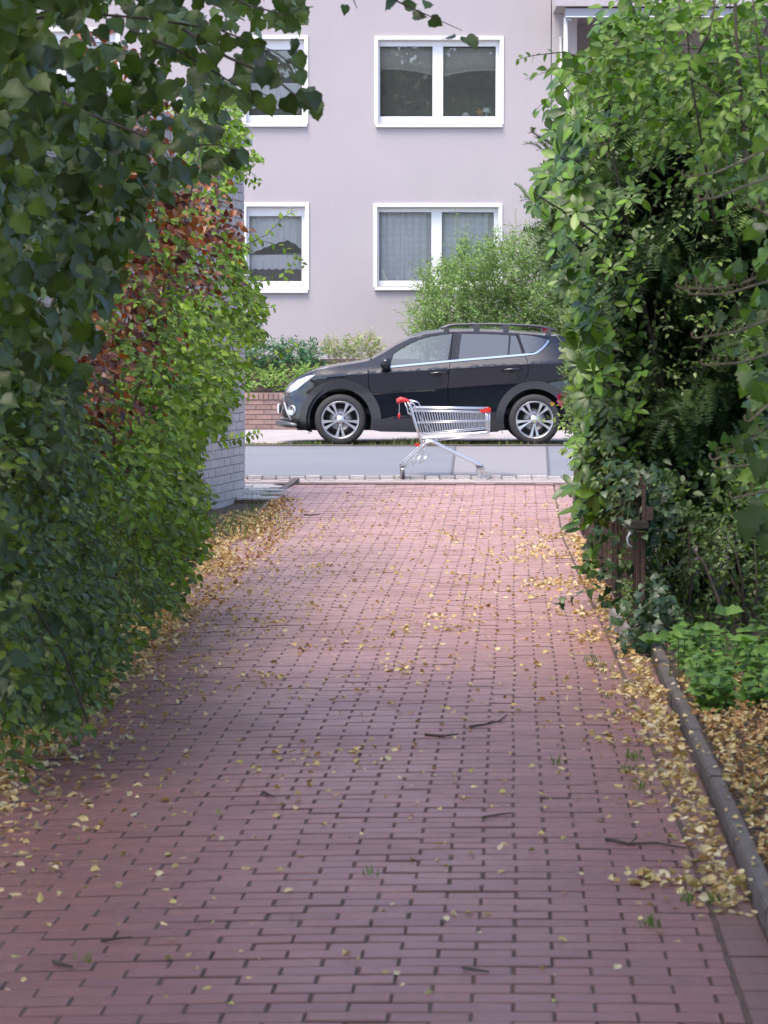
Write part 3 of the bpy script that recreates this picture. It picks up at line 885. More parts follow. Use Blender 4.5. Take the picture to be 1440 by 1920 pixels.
def dense(poly, step=.05, closed=True):
    out = []
    n_ = len(poly)
    for i in range(n_ if closed else n_ - 1):
        a, b = poly[i], poly[(i + 1) % n_]
        L_ = math.dist(a, b); k = max(1, int(L_ / step))
        for q in range(k): out.append((a[0] + (b[0] - a[0]) * q / k, a[1] + (b[1] - a[1]) * q / k))
    if not closed: out.append(poly[-1])
    return out
def inside(poly, x, y):
    r = False; n_ = len(poly); j = n_ - 1
    for i in range(n_):
        xi, yi = poly[i]; xj, yj = poly[j]
        if (yi > y) != (yj > y) and x < (xj - xi) * (y - yi) / (yj - yi) + xi: r = not r
        j = i
    return r
def grow(poly, d):
    """Offset a simple polygon outwards by d."""
    A = sum(poly[i][0] * poly[(i + 1) % len(poly)][1] - poly[(i + 1) % len(poly)][0] * poly[i][1] for i in range(len(poly)))
    sg = 1 if A > 0 else -1
    out = []
    for i in range(len(poly)):
        p0, p1, p2 = poly[i - 1], poly[i], poly[(i + 1) % len(poly)]
        e1 = Vector((p1[0] - p0[0], p1[1] - p0[1])).normalized(); e2 = Vector((p2[0] - p1[0], p2[1] - p1[1])).normalized()
        n1 = Vector((e1.y, -e1.x)) * sg; n2 = Vector((e2.y, -e2.x)) * sg
        b = (n1 + n2); b = b / max(.35, b.length_squared / 2) if b.length > 1e-6 else n1
        out.append((p1[0] + b.x * d, p1[1] + b.y * d))
    return out

G_F = [(cs(732), cz(687)), (cs(738), cz(664.5)), (cs(752), cz(655)), (cs(769), cz(645.5)), (cs(788), cz(637)), (cs(811), cz(631)), (cs(830), cz(628)), (cs(848.6), cz(626)), (cs(844), cz(650)), (cs(839), cz(676))]
G_R = [(cs(866), cz(626)), (cs(910), cz(626.5)), (cs(955), cz(628.5)), (cs(953.5), cz(648)), (cs(951.5), cz(666.5)), (cs(900), cz(671)), (cs(860), cz(675)), (cs(862.5), cz(650))]
G_Q = [(cs(958.5), cz(629)), (cs(968), cz(630)), (cs(974), cz(646)), (cs(979), cz(663.5)), (cs(955), cz(666)), (cs(957), cz(648))]
G_B = [(cs(974), cz(626.7)), (cs(1000), cz(630)), (cs(1028), cz(636)), (cs(1021), cz(647)), (cs(1012), cz(656)), (cs(1002), cz(660.5)), (cs(985.5), cz(663.5)), (cs(979), cz(644))]
GL = [('front_window', G_F, 'carglass'), ('rear_window', G_R, 'privacy'), ('quarter_window', G_Q, 'privacy'), ('quarter_window', G_B, 'privacy')]
AC = [(0, .352, .425, .56), (2.66, .352, .425, .535)]
LINES = {  # panel gaps
    'a': [(cs(690), cz(694)), (cs(691), cz(720)), (cs(698), cz(750)), (cs(706), cz(786))],
    'b': [(cs(850), cz(620)), (cs(848), cz(640)), (cs(846), cz(665)), (cs(843), cz(685)), (cs(840), cz(720)), (cs(840), cz(786))],
    'c': [(cs(968), cz(624)), (cs(978), cz(650)), (cs(985), cz(667)), (cs(990), cz(683)), (cs(990), cz(702)), (cs(984), cz(712))],
}
def line_x(L_, z):
    zs_ = [p[1] for p in L_][::-1]; xs_ = [p[0] for p in L_][::-1]
    return np.interp(z, zs_, xs_)
def sill(s): return .36 + .02 * s / 2.6
HL = [(cs(591), cz(703)), (cs(575), cz(706)), (cs(556), cz(714)), (cs(543), cz(724)), (cs(535), cz(737)), (cs(541), cz(738)), (cs(556), cz(731)), (cs(569), cz(720)), (cs(581), cz(711))]
FOG = [(cs(531), cz(744)), (cs(548), cz(747)), (cs(551), cz(760)), (cs(553), cz(778)), (cs(545), cz(780)), (cs(539), cz(771))]

def side_outline():
    o = []
    for s in np.concatenate([[-.803, -.797, -.785], np.arange(-.76, 3.66, .04), [3.655]]): o.append((s, float(ztop(s))))
    for z in (.74, .66, .55, .45, .36): o.append((float(np.interp(z, RZ, RS)) - .002, z))
    o += [(3.5, .27), (3.25, .22)]
    def arc(c, r, a0, a1, k=22):
        return [(c[0] + r * math.cos(a), c[1] + r * math.sin(a)) for a in np.linspace(a0, a1, k)]
    o += arc(AC[1], AC[1][2], R(-20), R(196))
    o += [(2.15, .185), (1.6, .18), (1.1, .18), (.55, .19)]
    o += arc(AC[0], AC[0][2], R(-18), R(205))
    o += [(-.47, .197), (-.62, .225), (-.79, .27), (-.852, .314), (-.861, .42), (-.857, .5), (-.84, .59), (-.82, .64)]
    return o
OUT = side_outline()
def build_side(side, car, doors):
    polys = {'out': dense(OUT, .04)}
    for i, (n_, p, m_) in enumerate(GL):
        polys['g%d' % i] = dense(p, .05); polys['t%d' % i] = dense(grow(p, .018), .05)
    polys['hl'] = dense(HL, .04); polys['fog'] = dense(FOG, .04)
    V = []; E = []
    def addpoly(p, closed=True):
        i0 = len(V); V.extend(p); k = len(p)
        for i in range(k if closed else k - 1): E.append((i0 + i, i0 + (i + 1) % k))
    for k in polys: addpoly(polys[k])
    for L_ in LINES.values():
        for d in (-.0045, .0045): addpoly(dense([(x + d, z) for x, z in L_], .05, False), False)
    for (ax, az, r0, r1) in AC:
        addpoly([(ax + r1 * math.cos(a), az + (r1 * math.sin(a))) for a in np.linspace(R(-8), R(188), 34)], False)
    addpoly([(s, float(sill(s))) for s in np.linspace(.52, 2.16, 30)], False)
    addpoly([(s, float(crease(s))) for s in np.linspace(.1, 3.3, 70)], False)
    addpoly([(s, float(crease(s)) - .02) for s in np.linspace(.1, 3.3, 70)], False)
    addpoly([(s, float(belt(s))) for s in np.linspace(.5, 2.86, 60)], False)
    for s in np.concatenate([np.arange(-.84, -.6, .025), np.arange(-.58, 3.4, .05), np.arange(3.42, 3.7, .025)]):
        for z in np.arange(.22, 1.62, .045):
            if inside(polys['out'], s, z): V.append((float(s), float(z + .01 * math.sin(40 * s))))
    r = delaunay_2d_cdt([Vector(v) for v in V], E, [], 0, 1e-4)
    PV, PF = r[0], r[2]
    groups = {}
    for f in PF:
        x = sum(PV[i].x for i in f) / 3; z = sum(PV[i].y for i in f) / 3
        if not inside(polys['out'], x, z): continue
        if any(math.hypot(x - a[0], z - a[1]) < a[2] - .002 for a in AC): continue
        key = None
        for i in range(4):
            if inside(polys['g%d' % i], x, z): key = 'g%d' % i; break
            if inside(polys['t%d' % i], x, z): key = 'trim'; break
        if key is None:
            zb = float(belt(x))
            if z > zb and abs(x - line_x(LINES['b'], z)) < .075 and z < 1.55: key = 'trim'
            if any(math.hypot(x - a[0], z - a[1]) < a[3] and z < 1.0 for a in AC) or (.0 < x < 2.66 and z < sill(x)) or (z < .30): key = 'clad'
        if key is None or key == 'trim':
            gap = False
            for nm, L_ in LINES.items():
                zs_ = [p[1] for p in L_]
                if min(zs_) < z < max(zs_) and abs(x - line_x(L_, z)) < .0044: gap = True
            if gap: continue
        if key is None:
            if inside(polys['hl'], x, z): key = 'hl'
            elif inside(polys['fog'], x, z): key = 'fog'
            else:
                zb = float(belt(x))
                xa, xb, xc = line_x(LINES['a'], z), line_x(LINES['b'], z), line_x(LINES['c'], z)
                if z < 1.56 and xa < x < xb and z > .35 and x > .38: key = 'fdoor'
                elif z < 1.56 and xb < x < xc and z > .35: key = 'rdoor'
                else: key = 'body'
        groups.setdefault(key, []).append(f)
    def mk(name, fs, m_, parent, off, smooth=True):
        used = {}; vs = []; F = []
        for f in fs:
            q = []
            for i in f:
                if i not in used: used[i] = len(vs); vs.append(cw(PV[i].x, PV[i].y, side, off)[:])
                q.append(used[i])
            F.append(tuple(q) if side < 0 else tuple(q[::-1]))
        o = link(name, mesh_np(name, vs, F, smooth=smooth), m_, parent)
        return o
    fw = [f for f in groups['body'] if sum(PV[i].x for i in f) / 3 < 1.0]; rq = [f for f in groups['body'] if sum(PV[i].x for i in f) / 3 >= 1.0]
    mk('front_wing', fw, M['paint'], car, 0); mk('rear_quarter', rq, M['paint'], car, 0)
    fd = mk('front_door', groups['fdoor'], M['paint'], car, .0)
    rd = mk('rear_door', groups['rdoor'], M['paint'], car, .0)
    mk('wheel_arch_trim', groups['clad'], M['cladding'], car, .012)
    mk('window_trim', groups['trim'], M['gloss_black'], car, .002)
    for i, (n_, p, m_) in enumerate(GL):
        if 'g%d' % i in groups: mk(n_, groups['g%d' % i], M[m_], car, -.006)
    hl = mk('headlight', groups['hl'], M['lamp'], car, .003)
    fg = mk('fog_light_recess', groups['fog'], M['darkplastic'], car, -.02)
    # dark liner behind the gaps
    vs = []; F = []
    ss = np.arange(-.3, 3.3, .1); k = 12
    for s in ss:
        for j in range(k): 
            z = .3 + (float(belt(s)) - .35 if s > .5 else float(ztop(s)) - .40) * j / (k - 1)
            vs.append(cw(s, z, side, -.05)[:])
    for i in range(len(ss) - 1):
        for j in range(k - 1):
            c_ = (ss[i] + .05, .3 + .9 * (j + .5) / k)
            if any(math.hypot(c_[0] - a[0], c_[1] - a[1]) < .5 for a in AC): continue
            a = i * k + j; F.append((a, a + 1, a + k + 1, a + k))
    link('door_lining', mesh_np('door_lining', vs, F), M['under'], car)
    # chrome strip under the glass, up behind the rear quarter window
    ch = MB()
    pts = [(s, float(belt(s)) + .003) for s in np.linspace(cs(724), cs(986), 24)] + [(cs(1000), cz(664.5)), (cs(1008), cz(661.5)), (cs(1017), cz(654.5)), (cs(1024), cz(647.5)), (cs(1030), cz(639))]
    p3 = [cw(s, z, side, .008) for s, z in pts]
    wv = [Vector((0, side * -.003, .013)) if i < 24 else Vector((-.009, 0, .009)) for i in range(len(p3))]
    nv = Vector((0, side * .006, .002))
    vs = []
    for p, w_ in zip(p3, wv): vs += [p - w_ - nv, p - w_ + nv, p + w_ + nv, p + w_ - nv]
    F = []
    for i in range(len(p3) - 1):
        for q in range(4):
            a, b = i * 4 + q, i * 4 + (q + 1) % 4; F.append((a, b, b + 4, a + 4))
    ch.add(vs, F); ch.build('chrome_strip', M['chrome'], car)
    # door handles with their recess
    for d, (xa, xb, y0) in ((fd, (804, 840, 701)), (rd, (942, 978, 694.5))):
        s0, s1, z = cs(xa), cs(xb), cz(y0)
        h = MB()
        h.tube([cw(s0, z - .01, side, .004), cw(s0 + .03, z, side, .03), cw((s0 + s1) / 2, z + .012, side, .036), cw(s1 - .03, z + .012, side, .03), cw(s1, z + .006, side, .004)], [.013, .017, .017, .017, .013], 8)
        h.build('handle', M['paint'], d)
        h = MB()
        c_ = cw((s0 + s1) / 2 - .01, z - .012, side, .003)
        h.ball(c_, (.055, .006, .03), 12, 7); h.build('handle_recess', M['gloss_black'], d)
    # mirror
    mi = MB()
    c_ = cw(cs(723), cz(683), side, .13)
    mi.ball((c_.x, c_.y, c_.z), (.075, .11, .085), 14, 9)
    mo = mi.build('mirror', M['gloss_black'], car)
    a1 = MB().tube([cw(cs(719), cz(694), side, -.01), (c_.x - .02, c_.y - side * .06, c_.z - .06), (c_.x, c_.y, c_.z - .03)], .028, 8); a1.build('mirror_arm', M['gloss_black'], mo)
    a2 = MB(); a2.ball((c_.x + .004, c_.y + side * .006, c_.z + .03), (.074, .108, .058), 14, 9); a2.build('mirror_cap', M['paint'], mo)
    # roof rail
    rr = MB()
    yq = CYC + side * .60
    P_ = [(827, 616.6), (833, 614), (842, 610.5), (851, 608.6), (880, 607.8), (920, 607.8), (957, 608.6), (990, 609.8), (1015, 611.8), (1032, 615.5), (1046, 621)]
    rr.tube([(CXO + cs(x_), yq, CZ + cz(y_) - .006) for x_, y_ in P_], .017, 8)
    for x_ in (838, 895, 950, 1030): rr.box((CXO + cs(x_) - .04, yq - .015, CZ + float(sil(cs(x_))) - .05), (CXO + cs(x_) + .04, yq + .015, CZ + cz(609 if 845 < x_ < 1015 else 613.5)))
    rr.build('roof_rail', M['rail'], car)
    # fog lamp
    c_ = cw(cs(549), cz(771), side, -.03)
    fl = MB(); ax_ = Vector((-.72, side * .7, 0)).normalized()
    fl.lathe([(.07, -.02), (.075, .02), (.058, .026), (.052, .01), (0, .012)], c_ + ax_ * .015, ax_, 20); fl.build('fog_light', M['chrome'], fg)
    # bright strip along the lower grille and a small lip
    gb = MB(); gb.tube([cw(cs(527.5), cz(744), side, .004), cw(cs(532), cz(760), side, .006), cw(cs(538), cz(776), side, .008), cw(cs(545), cz(789), side, .008)], [.010, .016, .018, .012], 6)
    gb.build('bumper_strip', M['greyplastic'], car)
    return hl

car = empty('parked_car', (CXO + 1.4, CYC, CZ), 'black five door car with bright alloy wheels parked beyond the road', 'car')
for side in (-1, 1): build_side(side, car, None)
# --- top surfaces: bonnet, windscreen, roof, tailgate
def top_patch(name, ss, m_, v0=-1, v1=1, nv=16, dz=0.0, offs=0.0):
    V = []; F = []
    for s in ss:
        zt = float(ztop(s)); zs_ = float(sil(s)); w = float(Wid(s, zt))
        for j in range(nv + 1):
            q = v0 + (v1 - v0) * j / nv
            V.append((CXO + s, CYC + q * w, CZ + zt + (zs_ - zt) * (1 - abs(q) ** 2.3) + dz))
    for i in range(len(ss) - 1):
        for j in range(nv):
            a = i * (nv + 1) + j; F.append((a, a + nv + 1, a + nv + 2, a + 1))
    return link(name, mesh_np(name, V, F, smooth=True), m_, car)
top_patch('bonnet', np.concatenate([[-.803, -.797, -.785], np.arange(-.76, .43, .03)]), M['paint'])
top_patch('windscreen', np.arange(.43, 1.19, .05), M['carglass'], -.93, .93)
for q0, q1 in ((-1, -.93), (.93, 1)): top_patch('windscreen_pillar', np.arange(.43, 1.19, .05), M['paint'], q0, q1, 2)
top_patch('roof', np.concatenate([np.arange(1.18, 3.0, .07), [2.99, 3.03, 3.06]]), M['paint'])
tg = top_patch('tailgate', np.concatenate([[3.06, 3.08], np.arange(3.10, 3.66, .04), [3.655]]), M['paint'])
rw = top_patch('rear_window', np.arange(3.12, 3.40, .03), M['privacy'], -.8, .8, 12, .012)
bb = MB()
# front bumper face closing the nose, number plate, grille
nose = []; nf = []
zz = [.27, .314, .38, .438, .5, .59, .64, .686]
for z in zz:
    s = float(np.interp(z, FZ, FS))
    for q in np.linspace(-1, 1, 9): nose.append((CXO + s + .004 + .03 * q * q, CYC + q * .34, CZ + z))
for i in range(len(zz) - 1):
    for j in range(8):
        a = i * 9 + j; nf.append((a, a + 9, a + 10, a + 1))
link('front_bumper', mesh_np('front_bumper', nose, nf, smooth=True), M['cladding'], car)
MB().box((CXO - .885, CYC - .26, CZ + .43), (CXO - .862, CYC + .26, CZ + .545)).build('number_plate', M['plate'], car)
lp = MB(); lp.tube([(CXO - .60, CYC - .84, CZ + .27), (CXO - .74, CYC - .66, CZ + .285), (CXO - .855, CYC - .4, CZ + .29), (CXO - .868, CYC, CZ + .29), (CXO - .855, CYC + .4, CZ + .29), (CXO - .74, CYC + .66, CZ + .285), (CXO - .60, CYC + .84, CZ + .27)], [.03, .045, .05, .05, .05, .045, .03], 8)
lp.build('bumper_lip', M['rail'], car)
# tail: rear bumper closing face, tail lights
tail = []; tf = []
zz = [.22, .35, .45, .55, .66, .80]
for z in zz:
    s = float(np.interp(z, RZ, RS))
    for q in np.linspace(-1, 1, 9): tail.append((CXO + s - .06 * q * q, CYC + q * float(Wid(s - .05, z)), CZ + z))
for i in range(len(zz) - 1):
    for j in range(8):
        a = i * 9 + j; tf.append((a, a + 1, a + 10, a + 9))
link('rear_bumper', mesh_np('rear_bumper', tail, tf, smooth=True), M['cladding'], car)
for side in (-1, 1):
    V = []; F = []
    for i, s in enumerate(np.linspace(3.16, 3.56, 9)):
        for z in np.linspace(1.12 - .12 * i / 8, 1.02 - .16 * i / 8, 4): V.append(cw(s, z, side, .012)[:])
    for i in range(8):
        for j in range(3):
            a = i * 4 + j; F.append((a, a + 1, a + 5, a + 4))
    link('tail_light', mesh_np('tail_light', V, F, smooth=True), M['redlamp'], car)
# underbody, wheel wells, cabin
ub = MB()
ub.box((CXO - .6, CYC - .62, CZ + .2), (CXO + 3.45, CYC + .62, CZ + .40))
ub.box((CXO + .46, CYC - .84, CZ + .2), (CXO + 2.2, CYC + .84, CZ + .40))
for a in AC:
    for side in (-1, 1):
        ub.add([(CXO + a[0] + .47 * math.cos(t), CYC + side * y_, CZ + a[1] + .47 * math.sin(t)) for y_ in (.60, .885) for t in np.linspace(R(-25), R(205), 16)], [(i, i + 1, i + 17, i + 16) for i in range(15)])
        ub.box((CXO + a[0] - .47, CYC + side * .56, CZ + .22), (CXO + a[0] + .47, CYC + side * .60, CZ + .82))
ub.build('underbody', M['under'], car)
cab = MB()
cab.box((CXO + .35, CYC - .72, CZ + .42), (CXO + 3.1, CYC + .72, CZ + .5))
cab.box((CXO + .52, CYC - .74, CZ + .75), (CXO + .95, CYC + .74, CZ + 1.05), .05)
cab.build('dashboard', M['seat'], car)
for (s0, yy) in ((1.35, -.37), (1.35, .37), (2.25, -.4), (2.25, .4)):
    st_ = MB()
    st_.box((CXO + s0 - .3, CYC + yy - .25, CZ + .55), (CXO + s0 + .22, CYC + yy + .25, CZ + .72), .05)
    st_.obox((CXO + s0 + .30, CYC + yy, CZ + .98), (.07, 0, .02), (0, .24, 0), (.09, 0, .30))
    st_.box((CXO + s0 + .34, CYC + yy - .13, CZ + 1.30), (CXO + s0 + .46, CYC + yy + .13, CZ + 1.46), .04)
    st_.build('seat', M['seat'], car)
sw = MB(); c_ = Vector((CXO + 1.02, CYC - .37, CZ + 1.02)); ax_ = Vector((-.85, 0, -.5)).normalized(); x_ = Vector((0, 1, 0)); y_ = ax_.cross(x_)
sw.tube([c_ + .18 * (math.cos(t) * x_ + math.sin(t) * y_) for t in np.linspace(0, 2 * math.pi, 25)], .014, 6, False)
sw.build('steering_wheel', M['seat'], car)
# --- wheels
def wheel(sx, side, spin):
    r = .352
    c = Vector((CXO + sx, CYC + side * .80, CZ + r))
    w = empty('wheel', c, parent=car)
    ax = Vector((0, side, 0))
    MB().lathe([(.235, -.10), (.30, -.112), (.335, -.10), (.35, -.075), (.352, -.03), (.352, .03), (.349, .075), (.338, .098), (.31, .112), (.28, .114), (.254, .108), (.247, .095), (.235, .06)], c, ax, 56).build('tyre', M['tyre'], w)
    rim = MB()
    rim.lathe([(.232, -.09), (.225, -.02), (.228, .06), (.236, .09), (.249, .108), (.256, .112), (.257, .10), (.25, .05)], c, ax, 48)
    rm = rim.build('rim', M['alloy'], w)
    MB().lathe([(.0, -.03), (.226, -.03), (.232, -.05)], c, ax, 32).build('brake_disc', M['alloydark'], w)
    MB().lathe([(.05, .0), (.15, .0), (.152, -.012)], c, ax, 32).build('brake_disc', M['disc'], w)
    x = Vector((1, 0, 0)); y = Vector((0, 0, 1))
    sp = MB()
    def P(rad, ang, off): return c + rad * (math.cos(ang) * x + math.sin(ang) * y) + off * ax
    for k in range(5):
        a0 = spin + k * 2 * math.pi / 5
        for sg in (-1, 1):
            # a spoke that leaves the hub beside its twin and widens towards the rim
            ai, ao = a0 + sg * .09, a0 + sg * .205
            q = [(.055, ai - .16, ai + .16, .088), (.12, a0 + sg * .165 - .075, a0 + sg * .165 + .075, .094), (.19, a0 + sg * .195 - .09, a0 + sg * .195 + .09, .102), (.246, ao - .115, ao + .115, .106)]
            vs = []
            for (rr_, l_, h_, o_) in q: vs += [P(rr_, l_, o_), P(rr_, h_, o_), P(rr_, h_, o_ - .04), P(rr_, l_, o_ - .04)]
            F = []
            for i in range(3):
                for j in range(4):
                    a, b = i * 4 + j, i * 4 + (j + 1) % 4; F.append((a, b, b + 4, a + 4))
            sp.add(vs, F)
    sp.build('spoke', M['alloy'], w)
    MB().lathe([(.0, .098), (.03, .097), (.036, .09), (.06, .088), (.066, .06)], c, ax, 20).build('hub_cap', M['alloy'], w)
    nuts = MB()
    for k in range(5):
        a0 = spin + math.pi / 5 + k * 2 * math.pi / 5
        nuts.lathe([(.011, .07), (.011, .093), (0, .093)], P(.062, a0, 0), ax, 6)
    nuts.build('wheel_nut', M['alloydark'], w)
for sx in (0, 2.66):
    wheel(sx, -1, R(-90)); wheel(sx, 1, R(-60))

# ================================================================== shopping trolley
TY = 30.93
def tp(cx, cy, off=0.0):
    """Trolley point from a side elevation (1440 x 1108 drawing), off metres towards the far side."""
    k = 173.5
    return Vector(((700 + cx / 5.54 - 720) / k, TY + off, CAM_H - (720 + cy / 5.54 - 625) / k + .0005))
GZ = tp(0, 996).z
trolley = empty('shopping_trolley', tp(700, 996, .27), 'empty wire shopping trolley with red handle at the end of the driveway', 'trolley')
TW = .52                                                # width at the handle
def inn(cx): return .0 + .06 * (cx - 420) / 780.0       # the basket narrows towards the front
def both(cx, cy): return tp(cx, cy, max(0, inn(cx))), tp(cx, cy, TW - max(0, inn(cx)))
w = .0045
rim_ = MB()
for cy0, cy1, r_ in ((243, 253, .009), (277, 292, .007)):
    a = both(415, cy0); b = both(1190, cy1)
    for i in (0, 1): rim_.tube([a[i], b[i]], r_, 8)
    rim_.tube([b[0], b[1]], r_, 8)
rim_.build('basket_rim', M['zinc'], trolley)
rails = MB()
for (x0, y0, x1, y1, r_) in ((465, 400, 1205, 381, .0062), (497, 522, 1205, 456, .0062), (515, 566, 1205, 495, .0062), (650, 582, 1200, 522, .0045), (520, 590, 660, 578, .008)):
    a = both(x0, y0); b = both(x1, y1)
    for i in (0, 1): rails.tube([a[i], b[i]], r_, 6)
    rails.tube([b[0], b[1]], r_, 6)
    rails.tube([a[0], a[1]], r_, 6)
rails.build('basket_rail', M['zinc'], trolley)
# side wires: every wire of the near and the far flank is a part
for k in range(28):
    f = k / 27.0
    xt, xb = 442 + f * 730, 503 + f * 672
    yt, yb = 280 + f * 12, 522 - f * 66
    for i in (0, 1):
        a = both(xt, yt)[i]; b = both(xb, yb)[i]
        MB().tube([a, b], .0034, 5).build('side_wire', M['zincdark'], trolley)
# front end, floor and rear flap of the basket
for k in range(1, 12):
    f = k / 12.0
    a = both(1195, 290); b = both(1198, 500)
    MB().tube([a[0].lerp(a[1], f), b[0].lerp(b[1], f)], .0033, 5).build('front_wire', M['zincdark'], trolley)
    c_ = both(510, 560)
    MB().tube([c_[0].lerp(c_[1], f), b[0].lerp(b[1], f)], .002, 5).build('floor_wire', M['zincdark'], trolley)
    d_ = both(430, 250)
    MB().tube([d_[0].lerp(d_[1], f) , c_[0].lerp(c_[1], f)], .0033, 5).build('flap_wire', M['zincdark'], trolley)
cr = MB()
for k in range(1, 9):
    f = k / 9.0
    a = both(510 + f * 690, 560 - f * 64); cr.tube([a[0], a[1]], .0033, 5)
cr.build('floor_cross_wire', M['zincdark'], trolley)
fu = MB()
for xx in (1180, 1204):
    for i in (0, 1): fu.tube([both(xx, 262)[i], both(xx, 500)[i]], .0055, 6)
fu.build('front_upright', M['zinc'], trolley)
# rear uprights carrying the handle
up = MB()
for i in (0, 1):
    off = .0 if i == 0 else TW
    up.tube([tp(355, 182, off), tp(385, 230, off), tp(440, 420, off), tp(500, 605, off)], [.016, .018, .018, .017], 8, flat=(1, .8))
    up.tube([tp(330, 200, off), tp(352, 250, off), tp(360, 300, off), tp(405, 318, off)], .006, 6)
    up.tube([tp(345, 178, off), tp(420, 205, off), tp(436, 228, off), tp(440, 262, off), tp(370, 262, off)], .006, 6)
up.build('upright', M['zinc'], trolley)
hb = MB()
hb.tube([tp(262, 176, -.01), tp(262, 176, TW + .01)], .021, 12)
hn = hb.build('handle', M['redplastic'], trolley)
for off in (-.004, TW + .004):
    hc = MB()
    hc.tube([tp(252, 176, off), tp(285, 160, off), tp(330, 168, off), tp(380, 184, off)], [.022, .024, .02, .013], 10, flat=(.7, 1))
    hc.ball(tp(262, 176, off), .024, 10, 7)
    hc.build('handle_end', M['redplastic'], hn)
# folded child seat inside the rear of the basket
se = MB()
for off in (.03, .11, .19, .33, .41, .49):
    se.tube([tp(372, 168, off), tp(450, 184, off), tp(472, 196, off), tp(492, 240, off), tp(545, 360, off), tp(612, 490, off)], .0042, 6)
    se.tube([tp(470, 300, off), tp(520, 400, off), tp(575, 500, off)], .0036, 5)
for (x_, y_) in ((455, 186), (545, 360), (612, 490), (575, 500)): se.tube([tp(x_, y_, .03), tp(x_, y_, .49)], .0042, 6)
se.build('child_seat', M['zinc'], trolley)
# coin lock chain with its key
lk = MB(); 
for k in range(9): 
    a = tp(268, 196 + k * 12, -.012); lk.ball((a.x, a.y, a.z), (.004, .003, .007), 6, 5)
lk.tube([tp(268, 190, -.012), tp(268, 302, -.012)], .0026, 5)
lo = lk.build('lock_chain', M['zincdark'], trolley)
MB().tube([tp(268, 296, -.012), tp(268, 312, -.012), tp(267, 338, -.012), tp(267, 352, -.012)], [.007, .014, .012, .004], 8).build('lock_key', M['redplastic'], lo)
# red corner bumpers
for i in (0, 1):
    rc = MB(); a, b = both(1118, 272)[i], both(1212, 266)[i]
    off = -.004 if i == 0 else .004
    p0 = both(1150, 266)[i]
    rc.box((p0.x, p0.y - .012 + off, tp(0, 291).z), (tp(1216, 0).x, p0.y + .012 + off, tp(0, 243).z), .006)
    rc.box((tp(1112, 0).x, p0.y - .009 + off, tp(0, 294).z), (p0.x + .005, p0.y + .009 + off, tp(0, 270).z), .004)
    rc.build('corner_bumper', M['redplastic'], trolley)
# chassis: bent tubes, wide over the castors
for off in (.0, .03, TW - .03, TW):
    s_ = 0 if off in (.0, TW) else 45
    MB().tube([tp(272 + s_, 862, off), tp(330 + s_, 800, off), tp(505 + s_ * .6, 640, off), tp(530 + s_ * .5, 615, off)], .0095, 8).build('rear_leg', M['zinc'], trolley)
arm = MB()
for off in (.012, TW - .012):
    o2 = .05 if off < .2 else TW - .05
    arm.tube([tp(508, 640, off), tp(545, 606, off), tp(590, 592, off), tp(640, 604, off), tp(720, 655, off * .7 + o2 * .3), tp(900, 742, off * .4 + o2 * .6), tp(1080, 826, o2), tp(1130, 850, o2)], [.015, .0165, .0165, .0165, .0165, .0165, .0165, .014], 10, flat=(.75, 1))
arm.tube([tp(560, 612, .012), tp(560, 612, TW - .012)], .012, 8)
arm.build('chassis_arm', M['zinc'], trolley)
tr_ = MB()
for off in (.1, .26, .42):
    tr_.tube([tp(392, 806, off), tp(448, 752, off)], .006, 6); tr_.tube([tp(402, 836, off), tp(512, 735, off)], .006, 6); tr_.tube([tp(482, 816, off), tp(582, 734, off)], .007, 6)
tr_.tube([tp(448, 752, .03), tp(448, 752, TW - .03)], .006, 6); tr_.tube([tp(545, 640, .26), tp(500, 745, .26)], .006, 6)
tr_.tube([tp(430, 770, .03), tp(430, 770, TW - .03)], .006, 6); tr_.tube([tp(560, 745, .1), tp(560, 745, .42)], .006, 6)
tr_.build('lower_rack', M['zinc'], trolley)
rb = MB(); rb.box(tp(432, 640, .0), tp(478, 608, .03), .004); rb.build('reflector', M['redplastic'], trolley)
for off in (.0, TW):
    # rear castor, turned so that its tread faces the road side
    c = tp(302, 930, off); rz_ = c.z - GZ
    ca = empty('castor', c, parent=trolley)
    MB().lathe([(.010, -.014), (rz_ - .006, -.015), (rz_, -.009), (rz_, .009), (rz_ - .006, .015), (.010, .014)], c, (1, .15, 0), 22).build('castor_wheel', M['darkplastic'], ca)
    fk_ = MB()
    for sx in (-.021, .021): fk_.obox((c.x + sx * .75, c.y, c.z + .026), (.0022, 0, 0), (0, .018, 0), (0, 0, .048))
    fk_.obox((c.x, c.y - .03, c.z + .012), (.0135, 0, 0), (0, .004, .004), (0, -.012, .052))
    fk_.box((c.x - .020, c.y - .03, c.z + .062), (c.x + .020, c.y + .02, c.z + .074))
    fk_.build('castor_fork', M['zinc'], ca)
    MB().lathe([(.022, 0), (.022, .016), (.012, .022)], (c.x - .006, c.y, c.z + .070), (0, 0, 1), 12).build('castor_cap', M['darkplastic'], ca)
